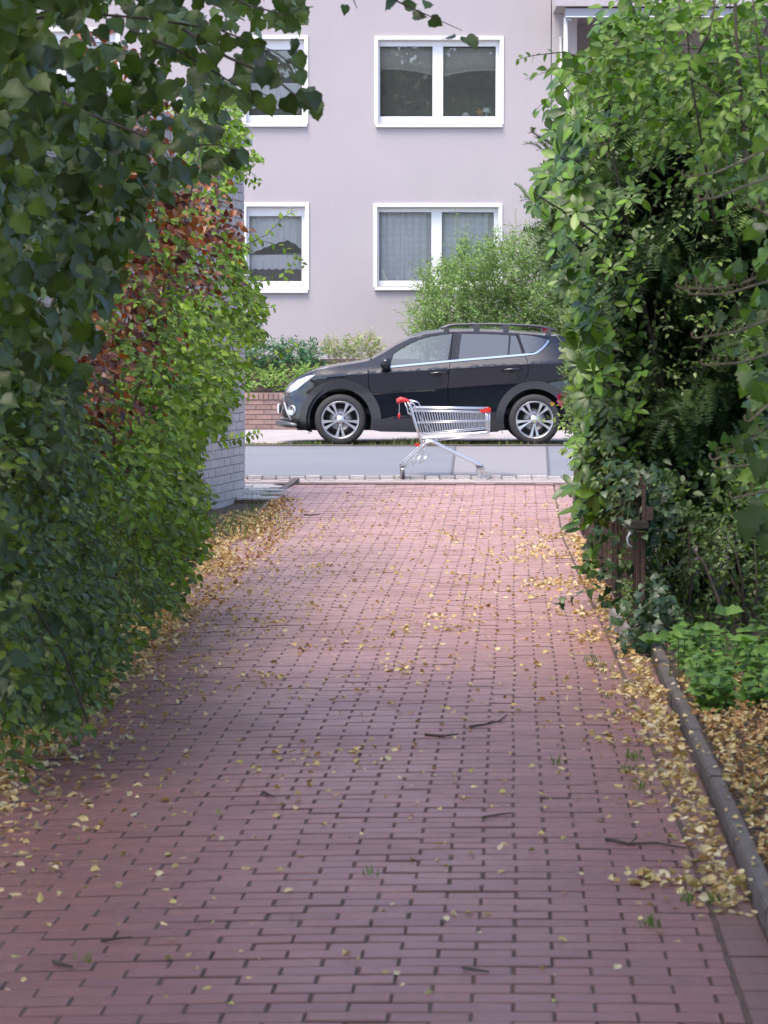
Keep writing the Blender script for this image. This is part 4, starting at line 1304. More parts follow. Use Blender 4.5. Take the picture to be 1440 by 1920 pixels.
for off in (.05, TW - .05):
    c = tp(1160, 938, off); rz_ = c.z - GZ
    ca = empty('castor', c, parent=trolley)
    MB().lathe([(.012, -.014), (rz_ * .72, -.015), (rz_ - .004, -.014), (rz_, -.008), (rz_, .008), (rz_ - .004, .014), (rz_ * .72, .015), (.012, .014)], c, (0, -1, 0), 26).build('castor_wheel', M['greyplastic'], ca)
    fk_ = MB()
    for dy in (-.02, .02): fk_.add([(tp(x_, 0).x, c.y + dy, tp(0, y_).z) for x_, y_ in ((1075, 866), (1120, 866), (1168, 932), (1158, 946), (1116, 906), (1108, 978), (1086, 984))], [(0, 1, 4, 5, 6), (1, 2, 3, 4)])
    fk_.box((tp(1075, 0).x, c.y - .02, tp(0, 872).z), (tp(1142, 0).x, c.y + .02, tp(0, 858).z))
    fk_.build('castor_fork', M['zinc'], ca)
    MB().box((tp(1070, 0).x, c.y - .018, tp(0, 866).z), (tp(1146, 0).x, c.y + .018, tp(0, 848).z), .004).build('castor_cap', M['darkplastic'], ca)
# ================================================================== foliage tools
def norm(a): return a / np.maximum(np.linalg.norm(a, axis=-1, keepdims=True), 1e-9)
def leaf_tmpl(kind, var=0):
    """Leaf in its own frame: stalk at the origin, blade along +y, face towards +z, length 1. Returns verts, faces."""
    r_ = random.Random(100 + var * 7 + len(kind))
    if kind == 'heart':      # linden / large vine leaf
        prof = [(0.0, .0, .10), (.10, .33, -.02), (.28, .47, .20), (.5, .44, .48), (.72, .27, .74), (.90, .09, .92)]
        prof = [[(.0, .06), (-.06, .28), (.10, .46), (.30, .47), (.42, .52), (.60, .36), (.70, .33), (.88, .10)], [(.02, .05), (-.08, .24), (.06, .44), (.26, .54), (.46, .44), (.56, .43), (.76, .22), (.93, .07)], [(.0, .08), (-.04, .30), (.16, .42), (.30, .53), (.50, .40), (.66, .38), (.82, .18), (.93, .06)]][var]
        tip = (0, 1.04)
        fold, droop = .16 + .12 * r_.random(), .22 + .3 * r_.random()
    elif kind == 'ivy':
        prof = [(-.02, .10), (-.08, .34), (.16, .56), (.30, .36), (.46, .42), (.62, .26), (.84, .12)]
        tip = (0, 1.02); fold, droop = .12, .2 + .2 * r_.random()
    elif kind == 'ovate':
        prof = [(.02, .03), (.16, .18), (.36, .27), (.58, .24), (.80, .12)]
        tip = (0, 1.0); fold, droop = .16 + .1 * r_.random(), .2 + .35 * r_.random()
    elif kind == 'lance':
        prof = [(.05, .04), (.3, .13), (.6, .13), (.85, .06)]
        tip = (0, 1.0); fold, droop = .10, .15 + .3 * r_.random()
    elif kind == 'laurel':
        prof = [(.04, .03), (.18, .13), (.40, .21), (.62, .22), (.82, .15), (.94, .06)]
        tip = (0, 1.0); fold, droop = .12 + .1 * r_.random(), .12 + .35 * r_.random()
    elif kind == 'dry':
        kx = (1.0, .62, .8)[var]
        prof = [(.05, .10 * kx), (.25, .34 * kx), (.5, .42 * kx), (.74, .28 * kx), (.92, .08 * kx)]
        tip = (0, 1.0); fold, droop = .35 + .5 * r_.random(), -.7 + 1.5 * r_.random()
    if kind in ('heart', 'laurel', 'ovate'):
        # smooth outline through the given stations, with a fine serration on the linden leaf
        pts = [prof[0]] + prof + [(tip[1], 0)]
        new = []
        sub = 3 if kind == 'heart' else 2
        for i in range(1, len(pts) - 2):
            p0, p1, p2, p3 = [np.array(q) for q in (pts[i - 1], pts[i], pts[i + 1], pts[min(i + 2, len(pts) - 1)])]
            for k in range(sub):
                t = k / sub
                q = .5 * (2 * p1 + (p2 - p0) * t + (2 * p0 - 5 * p1 + 4 * p2 - p3) * t * t + (3 * p1 - p0 - 3 * p2 + p3) * t ** 3)
                new.append((float(q[0]), max(.01, float(q[1]) + (.012 * (-1) ** len(new) if kind == 'heart' else 0))))
        prof = new + [prof[-1]]
    V = []; F = []
    n_ = len(prof)
    def z(y, x, side):
        w = .05 * math.sin(9 * y + 3 * side + var) if kind in ('heart', 'ivy', 'laurel') else 0
        if kind == 'dry': w = .22 * math.sin(7 * y + 4 * side + var * 2)
        return fold * abs(x) * (1.3 - .6 * abs(x)) - droop * y * y * .6 + w * abs(x)
    for y, x in prof:
        sk = .02 * math.sin(5 * y + var)
        V.append((-x + sk, y, z(y, x, -1))); V.append((sk, max(y, 0.0) if y < .1 else y, z(max(y, 0), 0, 0))); V.append((x + sk, y, z(y, x, 1)))
    V.append((tip[0], tip[1], z(tip[1], 0, 0)))
    for i in range(n_ - 1):
        a = i * 3
        F += [(a, a + 1, a + 4, a + 3), (a + 1, a + 2, a + 5, a + 4)]
    a = (n_ - 1) * 3; t = n_ * 3
    F += [(a, a + 1, t), (a + 1, a + 2, t)]
    F3 = []
    for f in F:
        if len(f) == 4: F3 += [(f[0], f[1], f[2]), (f[0], f[2], f[3])]
        else: F3.append(f)
    return np.array(V, np.float32), np.array(F3, np.int32)
def vein(tv):
    k = np.ones((len(tv), 1)); k[:] = .95
    if len(tv) % 3 == 1: k[1::3] = 1.22; k[-1] = 1.0
    return k
def needle_tmpl(var=0):
    """A flat yew spray: a curved shoot with two ranks of needles."""
    r_ = random.Random(300 + var)
    V = []; F = []
    n_ = 11
    def ax(t): return np.array([.05 * math.sin(3 * t + var), t, -.28 * t * t])
    for i in range(n_):
        t = .06 + .92 * i / n_
        p = ax(t)
        for sd in (-1, 1):
            L_ = .24 * (1 - .5 * t) * r_.uniform(.8, 1.15); up = r_.uniform(-.02, .10)
            tip = p + np.array([sd * L_, L_ * .55, up])
            w = np.array([0, .045, 0])
            k = len(V); V += [p - w, p + w, tip]; F.append((k, k + 1, k + 2) if sd < 0 else (k + 1, k, k + 2))
    k = len(V); V += [ax(0) + [-.012, 0, 0], ax(0) + [.012, 0, 0], ax(1.0)]; F.append((k, k + 1, k + 2))
    return np.array(V, np.float32), np.array(F, np.int32)
TM = {k: [leaf_tmpl(k, i) for i in range(3)] for k in ('heart', 'ivy', 'ovate', 'lance', 'laurel', 'dry')}
TM['needle'] = [needle_tmpl(i) for i in range(3)]

class Foliage:
    """All leaves of one plant; leaves is filled by clouds or twigs and turned into objects at the end."""
    all = []
    def __init__(s, plant, kind, m, palette, jitter=.25, single=300, min_px=11, part='foliage', leafname='leaf'):
        s.plant, s.kind, s.m, s.single, s.min_px, s.part, s.leafname = plant, kind, m, single, min_px, part, leafname
        s.P, s.Y, s.Z, s.S = [], [], [], []
        pr = np.random.default_rng(len(Foliage.all) + 5)
        base = np.array([palette[i % len(palette)] for i in range(12)])
        k = 1 + jitter * pr.uniform(-1, 1, (12, 1))
        s.tones = base * k
        s.tidx = []
        Foliage.all.append(s)
    def add(s, P, Y, Z, S, tidx=None):
        n_ = len(P)
        if n_ == 0: return
        s.P.append(np.asarray(P)); s.Y.append(np.asarray(Y)); s.Z.append(np.asarray(Z)); s.S.append(np.broadcast_to(S, (n_,)).copy())
        s.tidx.append(rg.integers(0, 12, n_) if tidx is None else np.broadcast_to(tidx, (n_,)).copy())
    def close(s):
        s.P = np.concatenate(s.P); Y = norm(np.concatenate(s.Y)); Z = np.concatenate(s.Z); s.S = np.concatenate(s.S); s.tidx = np.concatenate(s.tidx)
        X = norm(np.cross(Y, Z)); s.Fr = np.stack([X, Y, np.cross(X, Y)], axis=2)   # columns = axes
        s.var = rg.integers(0, 3, len(s.P))

def in_poly_np(poly, x, y):
    r = np.zeros(len(x), bool); n_ = len(poly); j = n_ - 1
    for i in range(n_):
        xi, yi = poly[i]; xj, yj = poly[j]
        c = (yi > y) != (yj > y)
        r ^= c & (x < (xj - xi) * (y - yi) / ((yj - yi) if yj != yi else 1e-9) + xi)
        j = i
    return r
def pix_np(px, py, D):
    x = (px - 720) / FPX * D; u = -(py - 960) / FPX * D
    return np.stack([x, D * _c + u * _s, CAM_H - D * _s + u * _c], axis=1)
def sample_poly(poly, n_):
    xs_ = [p[0] for p in poly]; ys_ = [p[1] for p in poly]
    ox, oy = [], []
    tot = 0
    while tot < n_:
        x = rg.uniform(min(xs_), max(xs_), n_ * 2); y = rg.uniform(min(ys_), max(ys_), n_ * 2)
        k = in_poly_np(poly, x, y); ox.append(x[k]); oy.append(y[k]); tot += k.sum()
    return np.concatenate(ox)[:n_], np.concatenate(oy)[:n_]
def lump(x, y, s_, seed=0):
    return np.sin(x / s_ + seed) * np.sin(y / s_ * 1.3 + 2 * seed + 1) + .6 * np.sin(x / s_ * 2.3 + y / s_ * 1.7 + seed * 3)
def rdir(n_, bias, spread):
    return norm(np.asarray(bias)[None, :] + spread * rg.normal(size=(n_, 3)))

TW_ALL = {}
def twigs(fol, starts, dirs, L, nl, size, droop=.35, alt=.9, stem=None, stem_r=.0022, size_end=.7, face=(-.1, -.6, .8), fspread=.45, keep=None, tidx=None, ldroop=.15):
    """Arching shoots with leaves set alternately along them."""
    starts = np.asarray(starts); n_ = len(starts)
    L = np.broadcast_to(L, (n_,)) * rg.uniform(.7, 1.25, n_)
    dirs = norm(np.asarray(dirs))
    tk = None if tidx is None else np.broadcast_to(tidx, (n_,))
    side0 = norm(np.cross(dirs, rdir(n_, (0, 0, 1), .3)))
    ok_first = None
    for k in range(nl):
        t = (k + .6) / nl
        p = starts + dirs * (L * t)[:, None]; p[:, 2] -= droop * L * t * t
        tan = dirs.copy(); tan[:, 2] -= 2 * droop * t; tan = norm(tan)
        sd = 1 if k % 2 else -1
        y = norm(tan * .75 + sd * alt * side0 + .3 * rg.normal(size=(n_, 3)) + np.array([0, 0, -ldroop]))
        z = rdir(n_, face, fspread)
        S = size * (1 - (1 - size_end) * t) * rg.uniform(.65, 1.2, n_)
        ok = np.ones(n_, bool) if keep is None else keep(p)
        fol.add(p[ok], y[ok], z[ok], S[ok], None if tk is None else tk[ok])
    if stem is not None:
        tipm = starts + dirs * (L * .85)[:, None]; tipm[:, 2] -= droop * L * .72
        okst = np.ones(n_, bool) if keep is None else (keep(tipm) & keep(starts))
        for i in range(n_):
            if not okst[i]: continue
            pts = []
            for t in (0, .5, 1):
                q = starts[i] + dirs[i] * L[i] * t; q = q.copy(); q[2] -= droop * L[i] * t * t; pts.append(q)
            stem.tube([Vector(q) for q in pts], [stem_r, stem_r * .8, stem_r * .4], 4, False)

# depth of the hedge faces for a photo column
def D_left(px, u): return u / ((px - 720) / FPX - .0454)

# ================================================================== left side
_LY = [150, 250, 300, 345, 400, 430, 460, 560, 600, 660, 720, 780, 810, 830, 870, 900, 950, 1000, 1080, 1150, 1200, 1290, 1400, 1450]
_LX = [440, 462, 478, 428, 404, 414, 455, 484, 500, 466, 440, 432, 402, 388, 368, 378, 400, 392, 368, 335, 285, 215, 130, 60]
def left_edge(p):
    """The side of the hedges that is kept clipped back from the drive and from the wall."""
    x, y, d = proj(p)
    return x < np.interp(y, _LY, _LX) + 9 * np.sin(y / 9.0) + 6 * rg.normal(size=len(x))
# 1 large-leaved linden, nearest, upper left
linden = empty('linden_tree', uv(-2.6, 10.5, -.05), 'dark linden tree with big heart shaped leaves and low limbs at the upper left', 'tree')
tr = MB(); b0 = uv(-2.75, 10.6, -.1)
tr.tube([b0, b0 + Vector((.05, .1, 1.0)), b0 + Vector((.0, .1, 2.4)), b0 + Vector((.1, .3, 4.2)), b0 + Vector((.2, .6, 6.5))], [.19, .16, .145, .12, .06], 12)
tr.build('trunk', M['bark'], linden)
LIND = [(0.065, 0.102, 0.023), (0.078, 0.119, 0.023), (0.054, 0.085, 0.022), (0.097, 0.147, 0.022), (0.07, 0.108, 0.03), (0.043, 0.069, 0.02)]
fl_ = Foliage(linden, 'heart', M['gloss'], LIND, .22, 300, 14)
lm = MB()
poly = [(-30, -40), (520, -40), (590, 20), (560, 60), (470, 40), (400, 60), (330, 90), (270, 175), (250, 250), (300, 290), (390, 300), (370, 350), (300, 350), (270, 440), (215, 520), (175, 640), (140, 760), (120, 900), (-30, 900)]
gap = [(85, 25), (230, 10), (275, 70), (250, 190), (170, 190), (100, 110)]
n_ = 1150
px, py = sample_poly(poly, n_)
k = ~(in_poly_np(gap, px, py) & (rg.random(n_) < .86)) & ~((np.hypot(px - 330, py - 210) < 60) & (rg.random(n_) < .5))
px, py = px[k], py[k]; n_ = len(px)
D = np.clip(D_left(px, -2.0), 9.0, 14) * .62 + 3.9 + .35 * lump(px, py, 70) + np.abs(rg.normal(0, .7, n_))
P = pix_np(px, py, D)
fl_.add(P, rdir(n_, (.25, -.1, -.65), .55), rdir(n_, (.35, -.65, .6), .55), rg.uniform(.05, .108, n_))
# back layer, fills the crown
px, py = sample_poly([(-40, 60), (240, 240), (250, 420), (160, 640), (110, 920), (-40, 920)], 420)
P = pix_np(px, py, rg.uniform(12.2, 14.5, 420))
fl_.add(P, rdir(420, (.25, -.1, -.75), .5), rdir(420, (.35, -.75, .5), .5), rg.uniform(.08, .13, 420))
px, py = sample_poly([(-30, -40), (240, -40), (90, 60), (100, 170), (160, 230), (-30, 300)], 170)
fl_.add(pix_np(px, py, 9.6 + np.abs(rg.normal(0, .5, 170))), rdir(170, (.25, -.1, -.65), .55), rdir(170, (.35, -.65, .6), .55), rg.uniform(.05, .10, 170))
# overhanging limbs into the picture
def limb(path, D0, D1, leaves, size, r0=.0075, hang=.7, name='branch', fol=None, plant=None):
    n_ = len(path)
    pts = [pt(x + rnd.uniform(-9, 9), y + rnd.uniform(-9, 9), D0 + (D1 - D0) * i / (n_ - 1)) for i, (x, y) in enumerate(path)]
    MB().tube(pts, [r0 * (1 - .75 * i / (n_ - 1)) for i in range(n_)], 6).build(name, M['twig'], plant)
    seg = np.array([p[:] for p in pts])
    for q in range(leaves):
        t = (q + rg.random()) / leaves * (n_ - 1); i = min(int(t), n_ - 2); f = t - i
        c = seg[i] * (1 - f) + seg[i + 1] * f + rg.normal(0, .03, 3) + np.array([0, 0, -.01])
        fol.add(c[None], rdir(1, (.45 * (1 if q % 2 else -.3), -.15, -hang), .3), rdir(1, (.15, -.75, .6), .3), np.array([size * rg.uniform(.7, 1.15)]))
limb([(-60, 60), (120, 20), (280, 30), (420, 60), (510, 95), (575, 135)], 11.0, 10.4, 30, .070, fol=fl_, plant=linden)
limb([(330, 40), (430, 110), (510, 150), (560, 190), (585, 200)], 10.9, 10.3, 20, .072, fol=fl_, plant=linden)
limb([(250, 60), (360, 110), (430, 160), (500, 185)], 11.0, 10.6, 16, .07, fol=fl_, plant=linden)
limb([(60, 160), (200, 230), (320, 270), (400, 275), (462, 290)], 11.2, 10.6, 22, .07, fol=fl_, plant=linden)
limb([(380, -30), (470, 5), (545, 20), (560, 22)], 10.9, 10.6, 9, .05, fol=fl_, plant=linden, r0=.006)
limb([(600, -60), (650, -10), (668, 12)], 10.9, 10.7, 5, .045, fol=fl_, plant=linden, r0=.005)
limb([(680, -60), (745, 0), (800, 22), (868, 50)], 10.7, 10.5, 10, .07, fol=fl_, plant=linden, r0=.005, hang=.35)
px, py = sample_poly([(110, 110), (250, 70), (420, 120), (430, 190), (400, 240), (300, 280), (180, 250)], 190)
fl_.add(pix_np(px, py, rg.uniform(11.5, 13.5, 190)), rdir(190, (.3, -.1, -.6), .55), rdir(190, (.2, -.6, .6), .55), rg.uniform(.05, .10, 190))
# crown above the picture: shades the drive and shows in the window glass
n_ = 9000
q = rg.normal(size=(n_, 3)); q = q / np.linalg.norm(q, axis=1, keepdims=True) * (rg.random(n_) ** .4)[:, None]
P = np.array([-2.0, 5.0, 6.6]) + q * np.array([3.4, 8.0, 3.0])
ppx, ppy, pD = proj(P)
k = (ppy < -30) | (pD < 3); P = P[k]
fl_.add(P, rdir(len(P), (0, 0, -.8), .6), rdir(len(P), (0, -.2, 1), .5), rg.uniform(.12, .2, len(P)))
for q in range(9):
    a = rnd.uniform(0, 6.28); h = rnd.uniform(3.6, 5.5)
    lm.tube([b0 + Vector((.05, .2, h)), b0 + Vector((math.cos(a) * 1.2 + .5, math.sin(a) * 1.8, h + .9)), b0 + Vector((math.cos(a) * 2.2 + .8, math.sin(a) * 3.6, h + 1.6))], [.06, .04, .015], 7)
tag(lm.build('limbs', M['bark'], linden), kind='stuff')

# trees behind the photographer: they shade the near bricks and are mirrored in the window panes
for (x, y, h, r_, lab) in ((-5.5, -6.5, 12.5, 4.6, 'tall broad tree behind the photographer to the left'), (4.2, -9.0, 13.5, 5.0, 'tallest broad tree behind the photographer to the right'), (.2, -17.0, 14.5, 5.0, 'farthest broad tree straight behind the photographer')):
    t_ = empty('broad_tree', (x, y, -.15), lab, 'tree', 'trees behind the photographer')
    m_ = MB(); m_.tube([(x, y, -.2), (x + .1, y, 2.0), (x, y + .1, h * .45), (x + .2, y, h * .8)], [.28, .22, .16, .05], 10); m_.build('trunk', M['bark'], t_)
    fb_ = Foliage(t_, 'ovate', M['leaf'], LIND, .2, 0, 99)
    n_ = 8000
    q = rg.normal(size=(n_, 3)); q = q / np.linalg.norm(q, axis=1, keepdims=True) * (rg.random(n_) ** .33 * (1 + .2 * np.sin(6 * q[:, 0]) * np.sin(5 * q[:, 2])))[:, None]
    fb_.add(np.array([x, y, h * .62]) + q * np.array([r_, r_, h * .36]), rdir(n_, (0, 0, -.6), .6), rdir(n_, (0, 0, 1), .6), rg.uniform(.32, .55, n_))

# 2 copper-leaved shrub between the linden and the green shrub
copper = empty('copper_shrub', uv(-2.6, 14.5, -.05), 'tall copper red plum shrub between the dark linden and the bright green shrub', 'shrub')
COP = [(0.187, 0.055, 0.016), (0.128, 0.036, 0.018), (0.221, 0.081, 0.018), (0.076, 0.027, 0.022), (0.246, 0.104, 0.025), (0.111, 0.044, 0.018), (0.047, 0.021, 0.022)]
fc = Foliage(copper, 'ovate', M['copper'], COP, .3, 300, 11)
cst = MB()
poly = [(100, 40), (220, 60), (270, 130), (300, 200), (270, 250), (300, 290), (395, 350), (420, 420), (440, 465), (380, 520), (340, 560), (300, 560), (280, 620), (220, 720), (190, 860), (130, 880), (120, 700), (190, 520), (230, 380), (200, 230), (120, 130)]
px, py = sample_poly(poly, 330)
thin = ~((py < 200) & (rg.random(330) < .60)); px, py = px[thin], py[thin]; n_ = len(px)
D = D_left(np.clip(px, 60, 420), -2.15) * .5 + 7.1 + .3 * lump(px, py, 60, 2) + np.abs(rg.normal(0, .5, n_))
twigs(fc, pix_np(px, py, D), rdir(n_, (.55, -.35, .25), .5), .26, 7, .07, droop=.6, stem=cst, face=(.3, -.7, .6), fspread=.5)
px, py = sample_poly([(180, 300), (330, 330), (380, 420), (260, 600), (190, 860), (120, 860), (150, 560)], 700)
fc.add(pix_np(px, py, rg.uniform(15, 17, 700)), rdir(700, (.4, -.2, -.6), .5), rdir(700, (.3, -.7, .5), .5), rg.uniform(.06, .09, 700))
for q in range(6):
    a = uv(-2.7 + .1 * q, 14.2 + .25 * q, -.1); e = pt(130 + 50 * q, 160 + 20 * q, 14.5 + .3 * q)
    cst.tube([a, a.lerp(e, .4) + Vector((-.15, 0.3, .1)), a.lerp(e, .75) + Vector((-.05, .3, 0)), e], [.024, .017, .010, .004], 7)
tag(cst.build('stems', M['twig'], copper), kind='stuff')

# 3 bright green shrub spilling over the painted wall
green = empty('green_shrub', uv(-2.7, 20.0, -.05), 'bright green small leaved shrub hanging over the grey painted brick wall', 'shrub')
GRN = [(0.129, 0.224, 0.018), (0.157, 0.258, 0.02), (0.095, 0.174, 0.017), (0.185, 0.274, 0.029), (0.112, 0.202, 0.025), (0.084, 0.146, 0.018)]
fg_ = Foliage(green, 'ovate', M['leaf'], GRN, .25, 300, 9)
gst = MB()
poly = [(300, 215), (360, 170), (430, 170), (445, 230), (470, 270), (485, 330), (440, 345), (425, 400), (450, 440), (480, 460), (480, 560), (505, 600), (470, 640), (450, 700), (430, 720), (440, 790), (390, 810), (370, 870), (350, 960), (330, 1040), (250, 1080), (180, 1000), (170, 860), (230, 720), (290, 590), (340, 540), (390, 480), (380, 330), (330, 260)]
n_ = 950
px, py = sample_poly(poly, n_)
D = D_left(np.clip(px, 120, 455), -2.12) + .5 * lump(px, py, 55, 4) + np.abs(rg.normal(0, .6, n_)) - .6
P = pix_np(px, py, D)
twigs(fg_, P, rdir(n_, (.6, -.3, .10), .5), .34, 9, .078, droop=.5, stem=gst, face=(.2, -.55, .75), fspread=.5, keep=left_edge)
px, py = sample_poly([(330, 260), (370, 330), (360, 520), (400, 640), (380, 800), (320, 1000), (190, 1000), (190, 860), (280, 600)], 2200)
k = px < 385; px, py = px[k], py[k]
fg_.add(pix_np(px, py, D_left(np.clip(px, 120, 400), -2.12) + rg.uniform(.8, 2.2, len(px))), rdir(len(px), (.4, -.2, -.5), .6), rdir(len(px), (.2, -.6, .6), .6), rg.uniform(.05, .07, len(px)))
px, py = sample_poly([(230, 330), (400, 330), (430, 480), (330, 560), (250, 720), (180, 860), (140, 860), (200, 560)], 130)
twigs(fg_, pix_np(px, py, D_left(np.clip(px, 60, 420), -2.15) * .5 + 6.7 + np.abs(rg.normal(0, .5, 130))), rdir(130, (.5, -.35, .2), .5), .28, 8, .06, droop=.5, stem=gst, face=(.2, -.6, .7), fspread=.5, keep=left_edge)
def sprig(fol, stem, path, D, nl, size, r=.004, m=None, face=(.1, -.6, .75), tip=.6, up=-.25):
    pts = np.array([pt(x, y, D)[:] for x, y in path]); n_ = len(pts)
    stem.tube([Vector(p) for p in pts], [r * (1 - .7 * i / (n_ - 1)) for i in range(n_)], 5, False)
    for q in range(nl):
        t = (q + .5) / nl * (n_ - 1); i = min(int(t), n_ - 2); f = t - i
        c = pts[i] * (1 - f) + pts[i + 1] * f; tan = pts[i + 1] - pts[i]; tan = tan / np.linalg.norm(tan)
        sd = np.cross(tan, [0, -1, .3]); sd /= np.linalg.norm(sd)
        y = tan * .5 + sd * (1 if q % 2 else -1) + np.array([0, 0, up]) + .3 * rg.normal(size=3)
        fol.add(c[None], y[None], rdir(1, face, .4), np.array([size * rg.uniform(.75, 1.2) * (1 - (1 - tip) * q / nl)]))
for path, nl in (([(405, 510), (455, 460), (485, 450), (530, 462), (555, 480), (572, 500)], 22), ([(440, 470), (500, 440), (535, 405), (552, 395)], 14), ([(420, 560), (480, 530), (530, 520), (560, 480)], 20), ([(440, 600), (480, 575), (515, 577)], 14),
                 ([(400, 270), (450, 300), (490, 345)], 16), ([(420, 310), (455, 325), (480, 350)], 14), ([(420, 250), (450, 225), (462, 240)], 8), ([(430, 640), (480, 640), (500, 620)], 14), ([(400, 690), (455, 690), (490, 660)], 18), ([(410, 740), (460, 720), (520, 665), (555, 640)], 22), ([(400, 830), (450, 822), (490, 812)], 20), ([(380, 780), (430, 760), (475, 740)], 18), ([(430, 640), (455, 700), (462, 725)], 10), ([(300, 560), (400, 300), (420, 210)], 30)):
    sprig(fg_, gst, path, 21.5, nl, .072)
for q in range(6):
    a = uv(-2.95, 16.2 + .4 * q, -.1); e = pt(230 + 24 * q, 300 + 30 * (q % 4), 17.8 + .5 * q)
    gst.tube([a, a.lerp(e, .4) + Vector((-.1, 0, .1)), a.lerp(e, .75), e], [.022, .016, .012, .004], 6)
tag(gst.build('stems', M['twig'], green), kind='stuff')

# (green shoots that have grown up through the copper shrub)
# 4 low hedge along the left edge of the drive
hedge = empty('mixed_hedge', uv(-2.3, 12, -.05), 'dense low green hedge of mixed leaves along the left edge of the driveway', 'hedge')
HED = [(0.092, 0.147, 0.018), (0.121, 0.182, 0.019), (0.068, 0.112, 0.018), (0.164, 0.231, 0.024), (0.057, 0.092, 0.018), (0.089, 0.14, 0.026)]
fh = Foliage(hedge, 'ovate', M['gloss'], HED, .25, 300, 13)
fh2 = Foliage(hedge, 'heart', M['gloss'], [(.054, .094, .032), (.066, .112, .034), (.044, .078, .030), (.080, .132, .030)], .2, 150, 16)
hst = MB()
poly = [(-30, 690), (110, 700), (170, 840), (260, 900), (350, 900), (400, 960), (395, 1030), (370, 1080), (330, 1140), (250, 1170), (225, 1270), (150, 1300), (130, 1345), (60, 1370), (-30, 1380)]
n_ = 620
px, py = sample_poly(poly, n_)
D = np.clip(D_left(px, -2.02), 10.5, 21) + .35 * lump(px, py, 60, 6) + np.abs(rg.normal(0, .5, n_)) - .3
twigs(fh, pix_np(px, py, D), rdir(n_, (.5, -.4, .12), .5), .30, 8, .066, droop=.5, stem=hst, face=(.25, -.6, .7), fspread=.45, keep=left_edge)
px, py = sample_poly([(-30, 690), (90, 720), (150, 900), (200, 1060), (200, 1240), (120, 1340), (-30, 1370)], 420)
D = np.clip(D_left(px, -2.0), 10.4, 15) + .3 * lump(px, py, 50, 8) + np.abs(rg.normal(0, .4, len(px))) - .3
fh2.add(pix_np(px, py, D), rdir(420, (.35, -.2, -.7), .4), rdir(420, (.4, -.7, .55), .4), rg.uniform(.06, .10, 420))
px, py = sample_poly([(-30, 700), (120, 760), (300, 920), (370, 960), (330, 1120), (220, 1180), (120, 1300), (-30, 1340)], 2600)
fh.add(pix_np(px, py, np.clip(D_left(px, -2.02), 10.5, 21) + rg.uniform(.7, 2.2, len(px))), rdir(len(px), (.3, -.2, -.5), .6), rdir(len(px), (.3, -.6, .6), .6), rg.uniform(.06, .085, len(px)))
for q in range(60):
    v = rnd.uniform(11, 18.5); a = uv(rnd.uniform(-2.75, -2.4), v, float(zdrive(-2.4, v)) - .02); e = a + Vector((rnd.uniform(-.1, .15), rnd.uniform(-.3, .3), rnd.uniform(.5, 1.1)))
    hst.tube([a, a.lerp(e, .5) + Vector((-.05, 0, .05)), e], [.012, .009, .004], 5)
for (x0, y0, x1, y1, D0) in ((60, 1130, 165, 1355, 11.4), (100, 1150, 200, 1290, 12.5)):
    hst.tube([pt(x0, y0, D0), pt((x0 + x1) / 2 + 8, (y0 + y1) / 2 - 15, D0), pt(x1, y1, D0)], .006, 5)
# the body of the hedge behind its face, and its run outside the picture
n_ = 9000
hu, hv, hz = rg.uniform(-4.6, -2.25, n_), rg.uniform(8.2, 21, n_), 2.5 * rg.random(n_) ** .8
hx, hy = uv_np(hu, hv); P = np.stack([hx, hy, hz], axis=1)
ppx, ppy, pD = proj(P)
dwall = (P - np.array(WE[:])) @ np.array(WN[:])
k = ((ppx < -15) | ((ppx < 300) & (ppy > 700) & (ppy < 1300) & left_edge(P) & (hu < -2.4))) & (dwall > .1); P = P[k]
fh.add(P, rdir(len(P), (.3, -.3, -.4), .7), rdir(len(P), (.3, -.5, .7), .6), rg.uniform(.07, .11, len(P)))
tag(hst.build('stems', M['twig'], hedge), kind='stuff')

# ================================================================== right side
# 5 yew: dark mass of needles
yew = empty('yew_tree', (2.35, 18.6, 0), 'big dark green yew tree with flat needle sprays behind the board fence', 'tree')
YEW = [(0.071, 0.129, 0.042), (0.092, 0.161, 0.048), (0.057, 0.106, 0.038), (0.115, 0.19, 0.055), (0.076, 0.136, 0.042)]
fy = Foliage(yew, 'needle', M['needle'], YEW, .3, 0, 99, part='needle_sprays')
ypoly = [(1075, 255), (1110, 190), (1180, 140), (1300, 150), (1480, 160), (1480, 960), (1290, 955), (1180, 925), (1125, 860), (1095, 760), (1105, 640), (1085, 560), (1060, 500), (1030, 430), (1050, 360)]
n_ = 15000
px, py = sample_poly(ypoly, n_)
D = 17.2 + .35 * lump(px, py, 55, 7) + np.abs(rg.normal(0, .8, n_)) + .9 * np.clip((1130 - px) / 60, 0, 1)
P = pix_np(px, py, D)
qo = norm(P - np.array([2.5, 18.7, 2.0]))
fy.add(P, norm(qo * np.array([.9, .8, .3]) + rdir(n_, (-.15, -.2, -.25), .45)), rdir(n_, (-.15, -.45, .85), .35), rg.uniform(.12, .24, n_))
